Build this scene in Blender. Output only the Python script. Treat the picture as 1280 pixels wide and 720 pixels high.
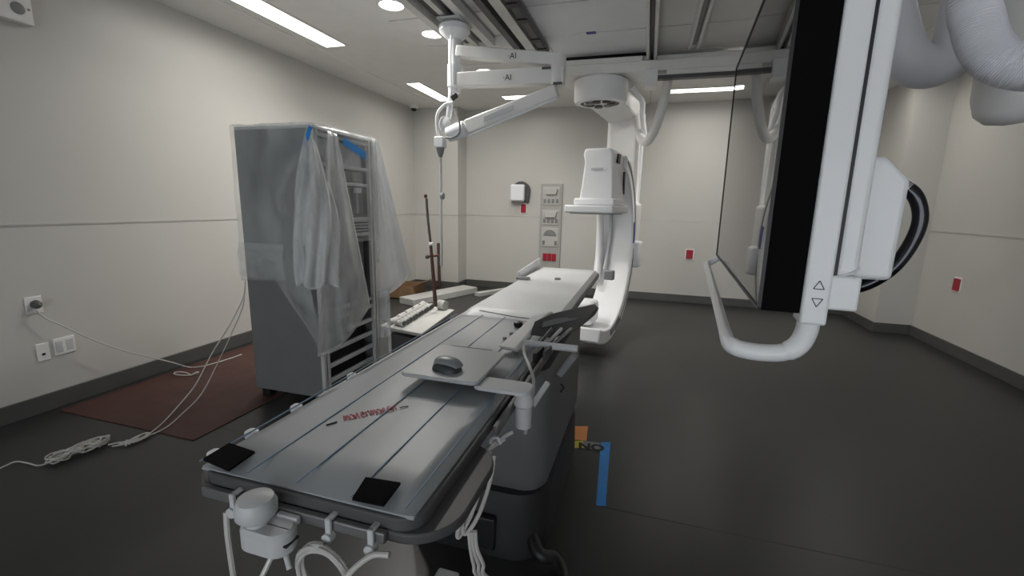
import bpy, math, random
import numpy as np
from mathutils import Vector, Matrix

for _o in list(bpy.data.objects):
    bpy.data.objects.remove(_o)
SC = bpy.context.scene
COL = SC.collection
random.seed(4)

# ------------------------------------------------------------------ camera
FPX, YAW, PITCH, ROLL, EYE = 558.228, -0.287472, 0.185599, 0.0216638, 1.5


def cam_axes():
    cy, sy = math.cos(YAW), math.sin(YAW)
    fw = Vector((sy * math.cos(PITCH), cy * math.cos(PITCH), -math.sin(PITCH)))
    rt = Vector((cy, -sy, 0))
    up = rt.cross(fw)
    c, s = math.cos(ROLL), math.sin(ROLL)
    return c * rt + s * up, -s * rt + c * up, fw


RT, UP, FW = cam_axes()
CAM = Vector((0, 0, EYE))
cd = bpy.data.cameras.new('camera')
cam = bpy.data.objects.new('camera', cd)
COL.objects.link(cam)
cam.matrix_world = Matrix(((RT.x, UP.x, -FW.x, 0), (RT.y, UP.y, -FW.y, 0), (RT.z, UP.z, -FW.z, EYE), (0, 0, 0, 1)))
cd.sensor_width = 36
cd.lens = FPX / 1280 * 36
cd.clip_start = 0.02
SC.camera = cam

# ------------------------------------------------------------------ world, exposure
w = bpy.data.worlds.new('world')
SC.world = w
w.use_nodes = True
w.node_tree.nodes['Background'].inputs[0].default_value = (0.9, 0.95, 1.0, 1)
w.node_tree.nodes['Background'].inputs[1].default_value = 3.4
SC.view_settings.view_transform = 'Standard'
SC.view_settings.look = 'None'
SC.view_settings.gamma = 1.0
SC.view_settings.use_curve_mapping = False
SC.view_settings.exposure = -0.15
LIN = 0.19      # strength scale of the linear lamps
DOWN = 2.1     # strength scale of the downlights


# ------------------------------------------------------------------ pixel to point helpers (1280x720)
def ray(x, y):
    return (x - 640) * RT - (y - 360) * UP + FPX * FW


def Pz(x, y, h=0.0):
    d = ray(x, y)
    return CAM + d * ((h - EYE) / d.z)


def Px(x, y, X):
    d = ray(x, y)
    return CAM + d * (X / d.x)


def Py(x, y, Y):
    d = ray(x, y)
    return CAM + d * (Y / d.y)


# ------------------------------------------------------------------ materials
MATS = {}


def mat(name, col, rough=0.5, metal=0.0, var=0.06, scale=6.0, bump=0.0, bscale=120.0, ior=1.45, coat=0.0, spec=0.5):
    m = bpy.data.materials.new(name)
    m.use_nodes = True
    nt = m.node_tree
    b = nt.nodes['Principled BSDF']
    b.inputs['Roughness'].default_value = rough
    b.inputs['Metallic'].default_value = metal
    b.inputs['IOR'].default_value = ior
    b.inputs['Coat Weight'].default_value = coat
    b.inputs['Specular IOR Level'].default_value = spec
    tc = nt.nodes.new('ShaderNodeTexCoord')
    n = nt.nodes.new('ShaderNodeTexNoise')
    n.inputs['Scale'].default_value = scale
    n.inputs['Detail'].default_value = 5
    nt.links.new(tc.outputs['Object'], n.inputs['Vector'])
    r = nt.nodes.new('ShaderNodeValToRGB')
    a, c = (1 - var), (1 + var)
    r.color_ramp.elements[0].position = 0.3
    r.color_ramp.elements[1].position = 0.7
    r.color_ramp.elements[0].color = (col[0] * a, col[1] * a, col[2] * a, 1)
    r.color_ramp.elements[1].color = (min(1, col[0] * c), min(1, col[1] * c), min(1, col[2] * c), 1)
    nt.links.new(n.outputs['Fac'], r.inputs['Fac'])
    nt.links.new(r.outputs['Color'], b.inputs['Base Color'])
    if bump:
        n2 = nt.nodes.new('ShaderNodeTexNoise')
        n2.inputs['Scale'].default_value = bscale
        nt.links.new(tc.outputs['Object'], n2.inputs['Vector'])
        bp = nt.nodes.new('ShaderNodeBump')
        bp.inputs['Strength'].default_value = bump
        bp.inputs['Distance'].default_value = 0.01
        nt.links.new(n2.outputs['Fac'], bp.inputs['Height'])
        nt.links.new(bp.outputs['Normal'], b.inputs['Normal'])
    MATS[name] = m
    return m


def emit(name, col, s):
    m = mat(name, (0.9, 0.9, 0.9), 0.4)
    b = m.node_tree.nodes['Principled BSDF']
    b.inputs['Emission Color'].default_value = (*col, 1)
    b.inputs['Emission Strength'].default_value = s
    return m


def film(name, col, alpha, rough):
    m = mat(name, col, rough, var=0.03, bump=0.25, bscale=14)
    nt = m.node_tree
    b = nt.nodes['Principled BSDF']
    t = nt.nodes.new('ShaderNodeBsdfTransparent')
    mx = nt.nodes.new('ShaderNodeMixShader')
    n = nt.nodes.new('ShaderNodeTexNoise')
    n.inputs['Scale'].default_value = 3.5
    n.inputs['Detail'].default_value = 6
    mr = nt.nodes.new('ShaderNodeMapRange')
    mr.inputs['From Min'].default_value = 0.3
    mr.inputs['From Max'].default_value = 0.7
    mr.inputs['To Min'].default_value = alpha - 0.1
    mr.inputs['To Max'].default_value = alpha + 0.1
    nt.links.new(n.outputs['Fac'], mr.inputs['Value'])
    nt.links.new(mr.outputs['Result'], mx.inputs['Fac'])
    nt.links.new(t.outputs[0], mx.inputs[1])
    nt.links.new(b.outputs[0], mx.inputs[2])
    nt.links.new(mx.outputs[0], nt.nodes['Material Output'].inputs['Surface'])
    return m


mat('wall', (0.57, 0.555, 0.52), 0.42, var=0.02, scale=1.5, bump=0.03, bscale=300)
mat('wall_core', (0.25, 0.24, 0.22), 0.7)
mat('seam', (0.55, 0.53, 0.5), 0.35, 0.3)
mat('base', (0.09, 0.09, 0.086), 0.4, var=0.08)
mat('floor', (0.032, 0.033, 0.032), 0.34, var=0.06, scale=2.0, bump=0.06, bscale=260, spec=0.38)
mat('weld', (0.03, 0.03, 0.03), 0.5)
mat('ceiling', (0.86, 0.85, 0.82), 0.7, var=0.02)
mat('ceiling_white', (0.92, 0.94, 0.95), 0.5, var=0.02)
mat('dark_gap', (0.02, 0.02, 0.02), 0.8)
mat('white', (0.86, 0.87, 0.88), 0.32, var=0.02)
mat('white_warm', (0.80, 0.79, 0.765), 0.4, var=0.03)
mat('panel_grey', (0.40, 0.39, 0.365), 0.4, var=0.03)
mat('panel_light', (0.52, 0.51, 0.48), 0.4, var=0.03)
mat('light_grey', (0.55, 0.56, 0.57), 0.4, var=0.03)
mat('cover_grey', (0.13, 0.133, 0.135), 0.4, var=0.04)
mat('rack_grey', (0.17, 0.176, 0.18), 0.45, var=0.04)
mat('grey', (0.32, 0.33, 0.335), 0.45, var=0.04)
mat('mid_grey', (0.22, 0.225, 0.23), 0.45, var=0.05)
mat('dark_grey', (0.08, 0.08, 0.08), 0.45, var=0.08)
mat('base_black', (0.028, 0.028, 0.028), 0.5, var=0.08)
mat('black', (0.012, 0.012, 0.013), 0.45)
mat('matte_black', (0.004, 0.004, 0.004), 0.9, spec=0.1)
mat('aluminium', (0.66, 0.66, 0.64), 0.42, 0.3, var=0.05, scale=20)
mat('chrome', (0.6, 0.6, 0.62), 0.12, 1.0, var=0.02)
mat('dark_chrome', (0.045, 0.045, 0.05), 0.16, 0.9, var=0.02)
mat('screen', (0.02, 0.021, 0.02), 0.02, var=0.02, ior=1.95)
mat('blue', (0.03, 0.28, 0.75), 0.55, var=0.08, scale=30)
mat('navy', (0.03, 0.05, 0.25), 0.4)
mat('stripe_blue', (0.22, 0.32, 0.45), 0.5)
mat('head_pad', (0.80, 0.815, 0.82), 0.4, var=0.03, scale=4, bump=0.05, bscale=18)
mat('tray_white', (0.42, 0.435, 0.445), 0.35, var=0.02)
mat('rail_metal', (0.22, 0.22, 0.22), 0.45, 0.6, var=0.05, scale=20)
mat('mattress', (0.32, 0.34, 0.353), 0.38, var=0.03, scale=4, bump=0.06, bscale=18)
mat('red', (0.38, 0.012, 0.03), 0.4)
mat('red_ink', (0.55, 0.05, 0.08), 0.6)
mat('ink', (0.01, 0.01, 0.01), 0.6)
mat('orange', (0.85, 0.33, 0.10), 0.6)
mat('yellow', (0.62, 0.55, 0.04), 0.6)
mat('hardboard', (0.07, 0.028, 0.022), 0.65, var=0.18, scale=9, bump=0.1)
mat('cardboard', (0.22, 0.13, 0.07), 0.8, var=0.2, scale=12)
mat('copper', (0.10, 0.045, 0.035), 0.45, 0.3, var=0.25, scale=25)
mat('foam', (0.47, 0.47, 0.45), 0.8, var=0.06)
mat('cable_white', (0.55, 0.54, 0.51), 0.5)
mat('hose', (0.80, 0.80, 0.84), 0.4, var=0.02)
mat('mouse_grey', (0.20, 0.22, 0.23), 0.35)
mat('mouse_dark', (0.035, 0.04, 0.042), 0.4)
emit('lamp', (1.0, 0.985, 0.95), 6.0)
film('film', (0.80, 0.82, 0.82), 0.40, 0.22)
film('film_thin', (0.80, 0.82, 0.82), 0.17, 0.2)
film('film_dense', (0.82, 0.83, 0.83), 0.62, 0.25)


# ------------------------------------------------------------------ mesh helpers
class MB:
    def __init__(s):
        s.v, s.f = [], []

    def add(s, vs, fs):
        o = len(s.v)
        s.v += [Vector(p) for p in vs]
        s.f += [tuple(i + o for i in f) for f in fs]
        return s

    def box(s, a, b):
        x0, y0, z0 = a
        x1, y1, z1 = b
        x0, x1 = sorted((x0, x1)); y0, y1 = sorted((y0, y1)); z0, z1 = sorted((z0, z1))
        return s.add([(x0, y0, z0), (x1, y0, z0), (x1, y1, z0), (x0, y1, z0), (x0, y0, z1), (x1, y0, z1), (x1, y1, z1), (x0, y1, z1)],
                     [(0, 3, 2, 1), (4, 5, 6, 7), (0, 1, 5, 4), (1, 2, 6, 5), (2, 3, 7, 6), (3, 0, 4, 7)])

    def obox(s, c, ux, uy, uz, hx, hy, hz):
        c, ux, uy, uz = Vector(c), Vector(ux).normalized(), Vector(uy).normalized(), Vector(uz).normalized()
        P = []
        for k in (-1, 1):
            for i, j in ((-1, -1), (1, -1), (1, 1), (-1, 1)):
                P.append(c + ux * hx * i + uy * hy * j + uz * hz * k)
        return s.add(P, [(0, 3, 2, 1), (4, 5, 6, 7), (0, 1, 5, 4), (1, 2, 6, 5), (2, 3, 7, 6), (3, 0, 4, 7)])

    def cyl(s, p0, p1, r0, r1=None, n=20):
        return s.tube([p0, p1], [r0, r0 if r1 is None else r1], n)

    def tube(s, pts, r, n=10, cap=True):
        pts = [Vector(p) for p in pts]
        if not isinstance(r, (list, tuple)):
            r = [r] * len(pts)
        t0 = (pts[1] - pts[0]).normalized()
        ref = Vector((0, 0, 1)) if abs(t0.z) < 0.9 else Vector((1, 0, 0))
        u = t0.cross(ref).normalized()
        V = []
        for i, p in enumerate(pts):
            if i == 0:
                t = pts[1] - pts[0]
            elif i == len(pts) - 1:
                t = pts[-1] - pts[-2]
            else:
                t = (pts[i + 1] - p).normalized() + (p - pts[i - 1]).normalized()
            if t.length < 1e-9:
                t = t0
            t = t.normalized()
            u = (u - t * u.dot(t))
            u = u.normalized() if u.length > 1e-6 else t.orthogonal().normalized()
            v = t.cross(u)
            V += [p + (u * math.cos(2 * math.pi * k / n) + v * math.sin(2 * math.pi * k / n)) * r[i] for k in range(n)]
        F = []
        for i in range(len(pts) - 1):
            for k in range(n):
                F.append((i * n + k, i * n + (k + 1) % n, (i + 1) * n + (k + 1) % n, (i + 1) * n + k))
        if cap:
            F.append(tuple(range(n - 1, -1, -1)))
            F.append(tuple((len(pts) - 1) * n + k for k in range(n)))
        return s.add(V, F)

    def lathe(s, c, prof, n=28, axis=(0, 0, 1)):
        ax = Vector(axis).normalized()
        u = ax.orthogonal().normalized()
        v = ax.cross(u)
        c = Vector(c)
        V = []
        for r, h in prof:
            V += [c + ax * h + (u * math.cos(2 * math.pi * k / n) + v * math.sin(2 * math.pi * k / n)) * max(r, 1e-5) for k in range(n)]
        F = []
        for i in range(len(prof) - 1):
            for k in range(n):
                F.append((i * n + k, i * n + (k + 1) % n, (i + 1) * n + (k + 1) % n, (i + 1) * n + k))
        F.append(tuple(range(n - 1, -1, -1)))
        F.append(tuple((len(prof) - 1) * n + k for k in range(n)))
        return s.add(V, F)

    def prism(s, poly, d):
        d = Vector(d)
        n = len(poly)
        poly = [Vector(p) for p in poly]
        V = poly + [p + d for p in poly]
        F = [tuple(range(n - 1, -1, -1)), tuple(range(n, 2 * n))]
        for k in range(n):
            F.append((k, (k + 1) % n, n + (k + 1) % n, n + k))
        return s.add(V, F)

    def grid(s, fn, nu, nv):
        V = [fn(i / nu, j / nv) for j in range(nv + 1) for i in range(nu + 1)]
        F = [(j * (nu + 1) + i, j * (nu + 1) + i + 1, (j + 1) * (nu + 1) + i + 1, (j + 1) * (nu + 1) + i) for j in range(nv) for i in range(nu)]
        return s.add(V, F)

    def build(s, name, m, parent=None, smooth=False, bevel=0.0, seg=2, solid=0.0, sub=0):
        me = bpy.data.meshes.new(name)
        off = world_loc(parent) if parent else Vector()
        me.from_pydata([p - off for p in s.v], [], s.f)
        me.validate()
        import bmesh
        bm = bmesh.new()
        bm.from_mesh(me)
        if not solid:
            bmesh.ops.recalc_face_normals(bm, faces=bm.faces)
        bm.to_mesh(me)
        bm.free()
        me.materials.append(MATS[m])
        o = bpy.data.objects.new(name, me)
        COL.objects.link(o)
        if parent:
            o.parent = parent
        if solid:
            q = o.modifiers.new('solid', 'SOLIDIFY')
            q.thickness = solid
        if bevel:
            q = o.modifiers.new('bevel', 'BEVEL')
            q.width = bevel
            q.segments = seg
            q.limit_method = 'ANGLE'
            q.angle_limit = math.radians(40)
            q.harden_normals = False
        if sub:
            q = o.modifiers.new('sub', 'SUBSURF')
            q.levels = q.render_levels = sub
        if smooth or bevel or sub:
            me.polygons.foreach_set('use_smooth', [True] * len(me.polygons))
            try:
                me.set_sharp_from_angle(angle=math.radians(38))
            except Exception:
                pass
        return o


def world_loc(o):
    v = Vector()
    while o is not None:
        v += o.location
        o = o.parent
    return v


def tag(o, label=None, cat=None, group=None, kind=None):
    if label: o['label'] = label
    if cat: o['category'] = cat
    if group: o['group'] = group
    if kind: o['kind'] = kind
    return o


def thing(name, loc, label, cat, group=None):
    o = bpy.data.objects.new(name, None)
    o.empty_display_size = 0.05
    COL.objects.link(o)
    o.location = loc
    return tag(o, label, cat, group)


def srnd(x0, x1, y0, y1, r, n=6):
    """rounded rectangle outline in x,y"""
    out = []
    for cx, cy, a0 in ((x1 - r, y1 - r, 0), (x0 + r, y1 - r, 90), (x0 + r, y0 + r, 180), (x1 - r, y0 + r, 270)):
        for k in range(n + 1):
            a = math.radians(a0 + 90 * k / n)
            out.append((cx + r * math.cos(a), cy + r * math.sin(a)))
    return out


def slab(x0, x1, y0, y1, z0, z1, r=0.03, n=6):
    return MB().prism([(x, y, z0) for x, y in srnd(x0, x1, y0, y1, r, n)], (0, 0, z1 - z0))


def spline(pts, n=8):
    """Catmull-Rom through the points"""
    P = [Vector(p) for p in pts]
    P = [P[0] * 2 - P[1]] + P + [P[-1] * 2 - P[-2]]
    out = []
    for i in range(1, len(P) - 2):
        for k in range(n):
            t = k / n
            a, b, c, d = P[i - 1], P[i], P[i + 1], P[i + 2]
            out.append(0.5 * ((2 * b) + (c - a) * t + (2 * a - 5 * b + 4 * c - d) * t * t + (3 * b - 3 * c + d - a) * t ** 3))
    out.append(P[-2])
    return out


def text_mesh(name, body, size, m, parent, origin, ux, uy, depth=0.001, bold=0.0):
    cu = bpy.data.curves.new('tmp', 'FONT')
    cu.body = body
    cu.size = size
    cu.offset = bold
    cu.extrude = depth / 2
    cu.align_x = 'CENTER'
    cu.align_y = 'CENTER'
    t = bpy.data.objects.new('tmp', cu)
    COL.objects.link(t)
    dg = bpy.context.evaluated_depsgraph_get()
    dg.update()
    src = bpy.data.meshes.new_from_object(t.evaluated_get(dg))
    ux, uy, origin = Vector(ux).normalized(), Vector(uy).normalized(), Vector(origin)
    uz = ux.cross(uy)
    mb = MB()
    mb.add([origin + ux * v.co.x + uy * v.co.y + uz * v.co.z for v in src.vertices], [tuple(p.vertices) for p in src.polygons])
    bpy.data.objects.remove(t)
    bpy.data.curves.remove(cu)
    bpy.data.meshes.remove(src)
    return mb.build(name, m, parent)


# ================================================================== the room
XL, XR, YB, ZC, YF = -3.95, 3.25, 7.55, 3.06, -4.5


def struct(o):
    return tag(o, kind='structure')


fl = struct(MB().box((XL - .1, YF, -.12), (XR + .1, YB + .1, 0)).build('floor', 'floor'))
MB().box((XL, 2.075, -.001), (XR, 2.081, .0006)).build('weld_seam', 'weld', fl)

SEAM = 1.295


def wall(name, a, b, inward, segs):
    """core slab plus lower and upper panel with a proud seam strip; segs = panel footprints"""
    o = struct(MB().box(a, b).build(name, 'wall_core'))
    return o


def panels(parent, x0, x1, y0, y1, n, cap=ZC):
    """panel pair on a footprint; n is the inward normal"""
    MB().box((x0, y0, 0), (x1, y1, SEAM - .004)).build('wall_panel', 'wall', parent)
    MB().box((x0, y0, SEAM + .004), (x1, y1, cap)).build('wall_panel', 'wall', parent)
    e = .004
    MB().box((x0 + min(0, n[0] * e), y0 + min(0, n[1] * e), SEAM - .007), (x1 + max(0, n[0] * e), y1 + max(0, n[1] * e), SEAM + .007)).build('seam_strip', 'seam', parent)


wl = wall('wall_left', (XL - .12, YF, 0), (XL - .02, YB + .1, ZC), None, None)
panels(wl, XL - .02, XL, YF, YB, (1, 0))
wb = wall('wall_back', (XL - .12, YB + .02, 0), (XR + .12, YB + .12, ZC), None, None)
panels(wb, XL, XR, YB, YB + .02, (0, -1))
wr = wall('wall_right', (XR + .02, YF, 0), (XR + .12, YB + .02, ZC), None, None)
panels(wr, XR, XR + .02, YF, YB, (-1, 0))
# wall behind the camera; unseen opening added and sized to let world light in
wf = struct(MB().box((XL - .12, YF - .12, 0), (-3.0, YF, ZC)).box((2.9, YF - .12, 0), (XR + .12, YF, ZC)).box((-3.0, YF - .12, 2.1), (2.9, YF, ZC)).build('wall_front', 'wall'))
PLX, PLY = -3.12, 7.18
PRX, PRY = 2.86, 6.6
pl = struct(MB().box((XL, PLY + .02, 0), (PLX - .02, YB, ZC)).build('wall_column_left', 'wall_core'))
panels(pl, XL, PLX, PLY, PLY + .02, (0, -1))
panels(pl, PLX - .02, PLX, PLY + .02, YB, (1, 0))
pr = struct(MB().box((PRX + .02, PRY + .02, 0), (XR, YB, ZC)).build('wall_column_right', 'wall_core'))
panels(pr, PRX, XR, PRY, PRY + .02, (0, -1))
panels(pr, PRX, PRX + .02, PRY + .02, YB, (-1, 0))
BH, BT = .125, .018


def base(name, *boxes):
    mb = MB()
    for a, b in boxes:
        mb.box((a[0], a[1], 0), (b[0], b[1], BH))
    return struct(mb.build(name, 'base', bevel=.004))


base('baseboard_left', ((XL, YF), (XL + BT, PLY)))
base('baseboard_back', ((PLX, YB - BT), (PRX, YB)))
base('baseboard_right', ((XR - BT, YF), (XR, PRY)))
base('baseboard_column_left', ((XL + BT, PLY - BT), (PLX + BT, PLY)), ((PLX, PLY), (PLX + BT, YB - BT)))
base('baseboard_column_right', ((PRX - BT, PRY - BT), (XR - BT, PRY)), ((PRX - BT, PRY), (PRX, YB - BT)))

ce = struct(MB().box((XL - .1, YF, ZC + .02), (XR + .1, YB + .1, ZC + .14)).build('ceiling', 'dark_gap'))
ys = [YF, -3.5, -2.83, -2.16, -1.49, -.82, -.15, .5, 1.16, 1.82, 2.48, 3.14, 3.80, 4.47, 5.13]
MB().box((XL, YF, ZC), (-2.31, YB, ZC + .02)).build('ceiling_panel', 'ceiling', ce)
MB().box((-2.31, 5.15, ZC), (-1.06, YB, ZC + .02)).build('ceiling_panel', 'ceiling', ce)
MB().box((-1.056, 5.30, ZC), (-.084, YB, ZC + .02)).build('ceiling_panel', 'ceiling', ce)
MB().box((-.08, 5.15, ZC), (XR, YB, ZC + .02)).build('ceiling_panel', 'ceiling', ce)
xs = [-2.31, -1.06, -.08, 1.12, 2.2, XR]
for i in range(len(xs) - 1):
    for j in range(len(ys) - 1):
        g = .012
        MB().box((xs[i] + (0 if i == 0 else .004), ys[j] + g, ZC), (xs[i + 1] - .004, ys[j + 1] - g, ZC + .02)).build(
            'ceiling_panel', 'ceiling_white' if i == 1 else 'ceiling', ce)
# shallow soffit line beside the left lamps
struct(MB().box((-3.44, YF, ZC - .012), (-3.42, YB, ZC)).build('trim_1', 'ceiling'))

# ================================================================== lamps in the ceiling


def area(name, loc, sx, sy, watts, spread, parent, rot=(0, 0, 0), col=(1.0, .97, .92)):
    l = bpy.data.lights.new(name, 'AREA')
    l.shape = 'RECTANGLE'
    l.size, l.size_y = sx, sy
    l.energy = watts
    l.spread = math.radians(spread)
    l.color = col
    o = bpy.data.objects.new(name, l)
    COL.objects.link(o)
    o.parent = parent
    o.location = Vector(loc) - world_loc(parent)
    o.rotation_euler = rot
    return o


def linear(x0, x1, y0, y1, label, watts):
    t = thing('linear_ceiling_light', ((x0 + x1) / 2, (y0 + y1) / 2, ZC), label, 'ceiling light', 'linear lights set in the ceiling')
    e = .022
    mb = MB()
    mb.box((x0 - e, y0 - e, ZC - .012), (x0, y1 + e, ZC)).box((x1, y0 - e, ZC - .012), (x1 + e, y1 + e, ZC))
    mb.box((x0, y0 - e, ZC - .012), (x1, y0, ZC)).box((x0, y1, ZC - .012), (x1, y1 + e, ZC))
    mb.build('frame', 'white_warm', t)
    MB().box((x0, y0, ZC - .006), (x1, y1, ZC)).build('diffuser', 'lamp', t)
    area('light', ((x0 + x1) / 2, (y0 + y1) / 2, ZC - .014), x1 - x0, y1 - y0, watts * LIN, 168, t)
    return t


linear(-3.30, -3.07, 2.9, 4.22, 'long bright linear light near the left wall, closest to the camera', 50)
linear(-3.21, -3.02, 5.68, 6.72, 'shorter linear light at the back left, half behind the white ceiling arm', 30)
linear(-2.18, -1.62, 6.62, 6.82, 'linear light along the back wall, seen below the white ceiling arms', 18)
linear(.16, 1.18, 6.70, 6.90, 'linear light along the back wall, right of the hanging C-arm', 36)
linear(2.40, 2.60, 3.1, 4.22, 'unseen linear light added near the right wall, above the white hoses', 18)  # unseen lamp assumed by symmetry, added to brighten the right wall
linear(2.40, 2.60, 5.68, 6.5, 'added linear light at the back right, hidden behind the dark monitor', 26)  # also added: hidden match of the left lamp, lifts the right wall


def downlight(x, y, label, watts):
    t = thing('recessed_downlight', (x, y, ZC), label, 'ceiling light', 'round recessed downlights')
    MB().lathe((x, y, ZC), [(.115, 0), (.115, -.008), (.10, -.012), (.095, -.004), (.095, 0)]).build('trim_ring', 'white_warm', t, smooth=True)
    MB().lathe((x, y, ZC), [(.094, 0), (.094, -.007), (.05, -.009), (.001, -.009)]).build('lens', 'lamp', t, smooth=True)
    l = bpy.data.lights.new('light', 'AREA')
    l.shape = 'DISK'
    l.size = .18
    l.energy = watts * DOWN
    l.spread = math.radians(155)
    l.color = (1, .97, .92)
    o = bpy.data.objects.new('light', l)
    COL.objects.link(o)
    o.parent = t
    o.location = (0, 0, -.016)


downlight(-2.10, 3.50, 'round downlight cut by the top of the photo, left of the rails', 9)
downlight(-2.06, 4.15, 'round downlight just left of the white hanging post', 10)
downlight(-1.99, 5.38, 'round downlight seen between the two white horizontal arms', 14)
downlight(.79, 5.52, 'small round downlight at the ceiling beside the edge of the dark screen', 12)

# security dome
t = thing('dome_camera', (-3.8, 6.95, ZC), 'small white dome camera with black lens in the back left ceiling corner', 'camera')
MB().lathe((-3.8, 6.95, ZC), [(.075, 0), (.075, -.03), (.06, -.05), (.045, -.055)]).build('housing', 'white_warm', t, smooth=True)
MB().lathe((-3.8, 6.95, ZC - .053), [(.045, 0), (.043, -.02), (.03, -.037), (.001, -.045)]).build('lens_dome', 'black', t, smooth=True)

# ================================================================== ceiling rails
def rail(name, label, prof, y0, y1, mat_='aluminium'):
    """prof: list of (part, x0, x1, z0, z1, material)"""
    xm = sum(p[1] + p[2] for p in prof) / 2 / len(prof)
    t = thing(name, (xm, (y0 + y1) / 2, ZC), label, 'ceiling rail', 'ceiling rails')
    for part, x0, x1, z0, z1, m in prof:
        MB().box((x0, y0, z0), (x1, y1, z1)).build(part, m, t, bevel=.003)
    return t


t = rail('ceiling_rail', 'wide grey double rail on the ceiling behind the white hanging post', [
    ('web', -1.88, -1.50, 3.03, ZC, 'grey'),
    ('flange', -1.89, -1.82, 2.96, 3.03, 'aluminium'),
    ('flange', -1.71, -1.66, 2.97, 3.03, 'aluminium'),
    ('flange', -1.57, -1.50, 2.96, 3.03, 'aluminium'),
    ('running_track', -1.80, -1.73, 3.01, 3.03, 'dark_grey'),
    ('running_track', -1.65, -1.58, 3.01, 3.03, 'dark_grey')], .6, 4.33)
MB().box((-1.66, 4.33, 2.965), (-1.30, 4.36, ZC)).build('end_plate', 'aluminium', t, bevel=.003)
t = rail('ceiling_rail', 'grey rail left of the white ceiling panel, ending above the arms', [
    ('web', -1.33, -1.06, 3.03, ZC, 'grey'),
    ('flange', -1.34, -1.28, 2.955, 3.03, 'dark_grey'),
    ('flange', -1.24, -1.15, 2.965, 3.03, 'aluminium'),
    ('flange', -1.11, -1.05, 2.955, 3.03, 'dark_grey')], .6, 4.68)
for yy in (3.45, 3.75, 4.2, 4.45):
    MB().box((-1.12, yy, 2.945), (-1.03, yy + .07, 2.956)).build('clamp', 'black', t)
t = rail('ceiling_rail', 'narrow grey rail running straight back to the ceiling bridge', [
    ('web', -.125, -.025, 3.02, ZC, 'aluminium'),
    ('flange', -.125, -.095, 2.95, 3.02, 'aluminium'),
    ('flange', -.055, -.025, 2.95, 3.02, 'aluminium'),
    ('running_track', -.09, -.06, 2.99, 3.02, 'dark_grey')], .6, 5.13)
MB().box((-.09, 5.10, 2.945), (-.05, 5.13, 2.99)).build('end_stop', 'black', t)
rail('ceiling_rail', 'short narrow grey rail beside the top of the screen, ending first', [
    ('web', .25, .345, 3.02, ZC, 'aluminium'),
    ('flange', .25, .275, 2.95, 3.02, 'aluminium'),
    ('flange', .32, .345, 2.95, 3.02, 'aluminium'),
    ('running_track', .28, .315, 2.99, 3.02, 'grey')], .6, 4.78)
tag(MB().box((-.66, 4.44, ZC - .002), (-.575, 4.50, ZC)).build('tape_mark', 'navy'), 'tiny blue tape mark on the white ceiling panel', 'tape')

# ================================================================== ceiling arm with post
AX, AY = -1.635, 3.70
t = thing('ceiling_arm', (AX, AY, 2.95), 'white jointed ceiling arm with post, two level bars and a sloping spring arm', 'ceiling arm')
MB().box((AX - .10, AY - .14, 2.945), (AX + .10, AY + .14, 2.962)).build('mount_plate', 'light_grey', t, bevel=.005)
MB().lathe((AX, AY, 2.945), [(.10, 0), (.128, -.02), (.128, -.06), (.085, -.105), (.06, -.12)]).build('flange', 'white', t, smooth=True)
MB().lathe((AX, AY, 2.83), [(.052, 0), (.052, -.2), (.062, -.2), (.062, -.37), (.05, -.38), (.045, -.42)]).build('post', 'white', t, smooth=True)


def bar(parent, name, p0, p1, h0, h1, wy, m, bevel=.012):
    p0, p1 = Vector(p0), Vector(p1)
    d = (p1 - p0).normalized()
    up = Vector((0, 1, 0)).cross(d)
    if up.z < 0: up = -up
    mb = MB()
    V = []
    for p, h, wd in ((p0, h0, wy), (p1, h1, wy)):
        for j in (-1, 1):
            for k in (-1, 1):
                V.append(p + Vector((0, 1, 0)) * wd / 2 * j + up * h / 2 * k)
    mb.add(V, [(0, 1, 3, 2), (4, 6, 7, 5), (0, 4, 5, 1), (2, 3, 7, 6), (0, 2, 6, 4), (1, 5, 7, 3)])
    return mb.build(name, m, parent, bevel=bevel, seg=3)


def arm_text(parent, body, x, y, Y):
    o = Py(x, y, Y)
    text_mesh('lettering', body, .062, 'ink', parent, o, (1, 0, .0), (0, 0, 1), .001)


b1 = bar(t, 'horizontal_arm', Py(572, 65, AY), Py(702, 76, AY), .085, .095, .10, 'white_warm')
arm_text(b1, '\u00b7AI', 640, 70, AY - .056)
b2 = bar(t, 'horizontal_arm', Py(572, 101, AY), Py(706, 95, AY), .115, .13, .10, 'white_warm')
arm_text(b2, '\u00b7AI', 634, 97, AY - .056)
e0 = Py(698, 71, AY); e1 = Py(698, 107, AY)
MB().cyl((e0.x, AY, e0.z), (e0.x, AY, e1.z), .062, n=24).build('elbow_joint', 'white_warm', t, smooth=True)
for px, py in ((683, 85), (697, 104)):
    q = Py(px, py, AY - .056)
    MB().obox(q, (1, 0, 0), (0, 1, 0), (0, 0, 1), .035, .006, .008).build('screw_slot', 'dark_grey', t)
s0, s1 = Py(697, 114, AY - .01), Py(584, 160, AY - .03)
sp = bar(t, 'spring_arm', s0, s1, .10, .125, .085, 'white_warm', .016)
dn = (s1 - s0).normalized()
MB().tube([s0 + Vector((0, -.03, -.058)), s1 + Vector((.02, -.03, -.07))], .010, 8).build('lower_edge_glint', 'white', sp, smooth=True)  # white tube built in as the lit lower edge of the arm
MB().obox(s0.lerp(s1, .62) + Vector((0, -.046, .0)), dn, (0, 1, 0), (0, 0, 1), .13, .006, .02).build('cover_inset', 'light_grey', sp)
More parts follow.
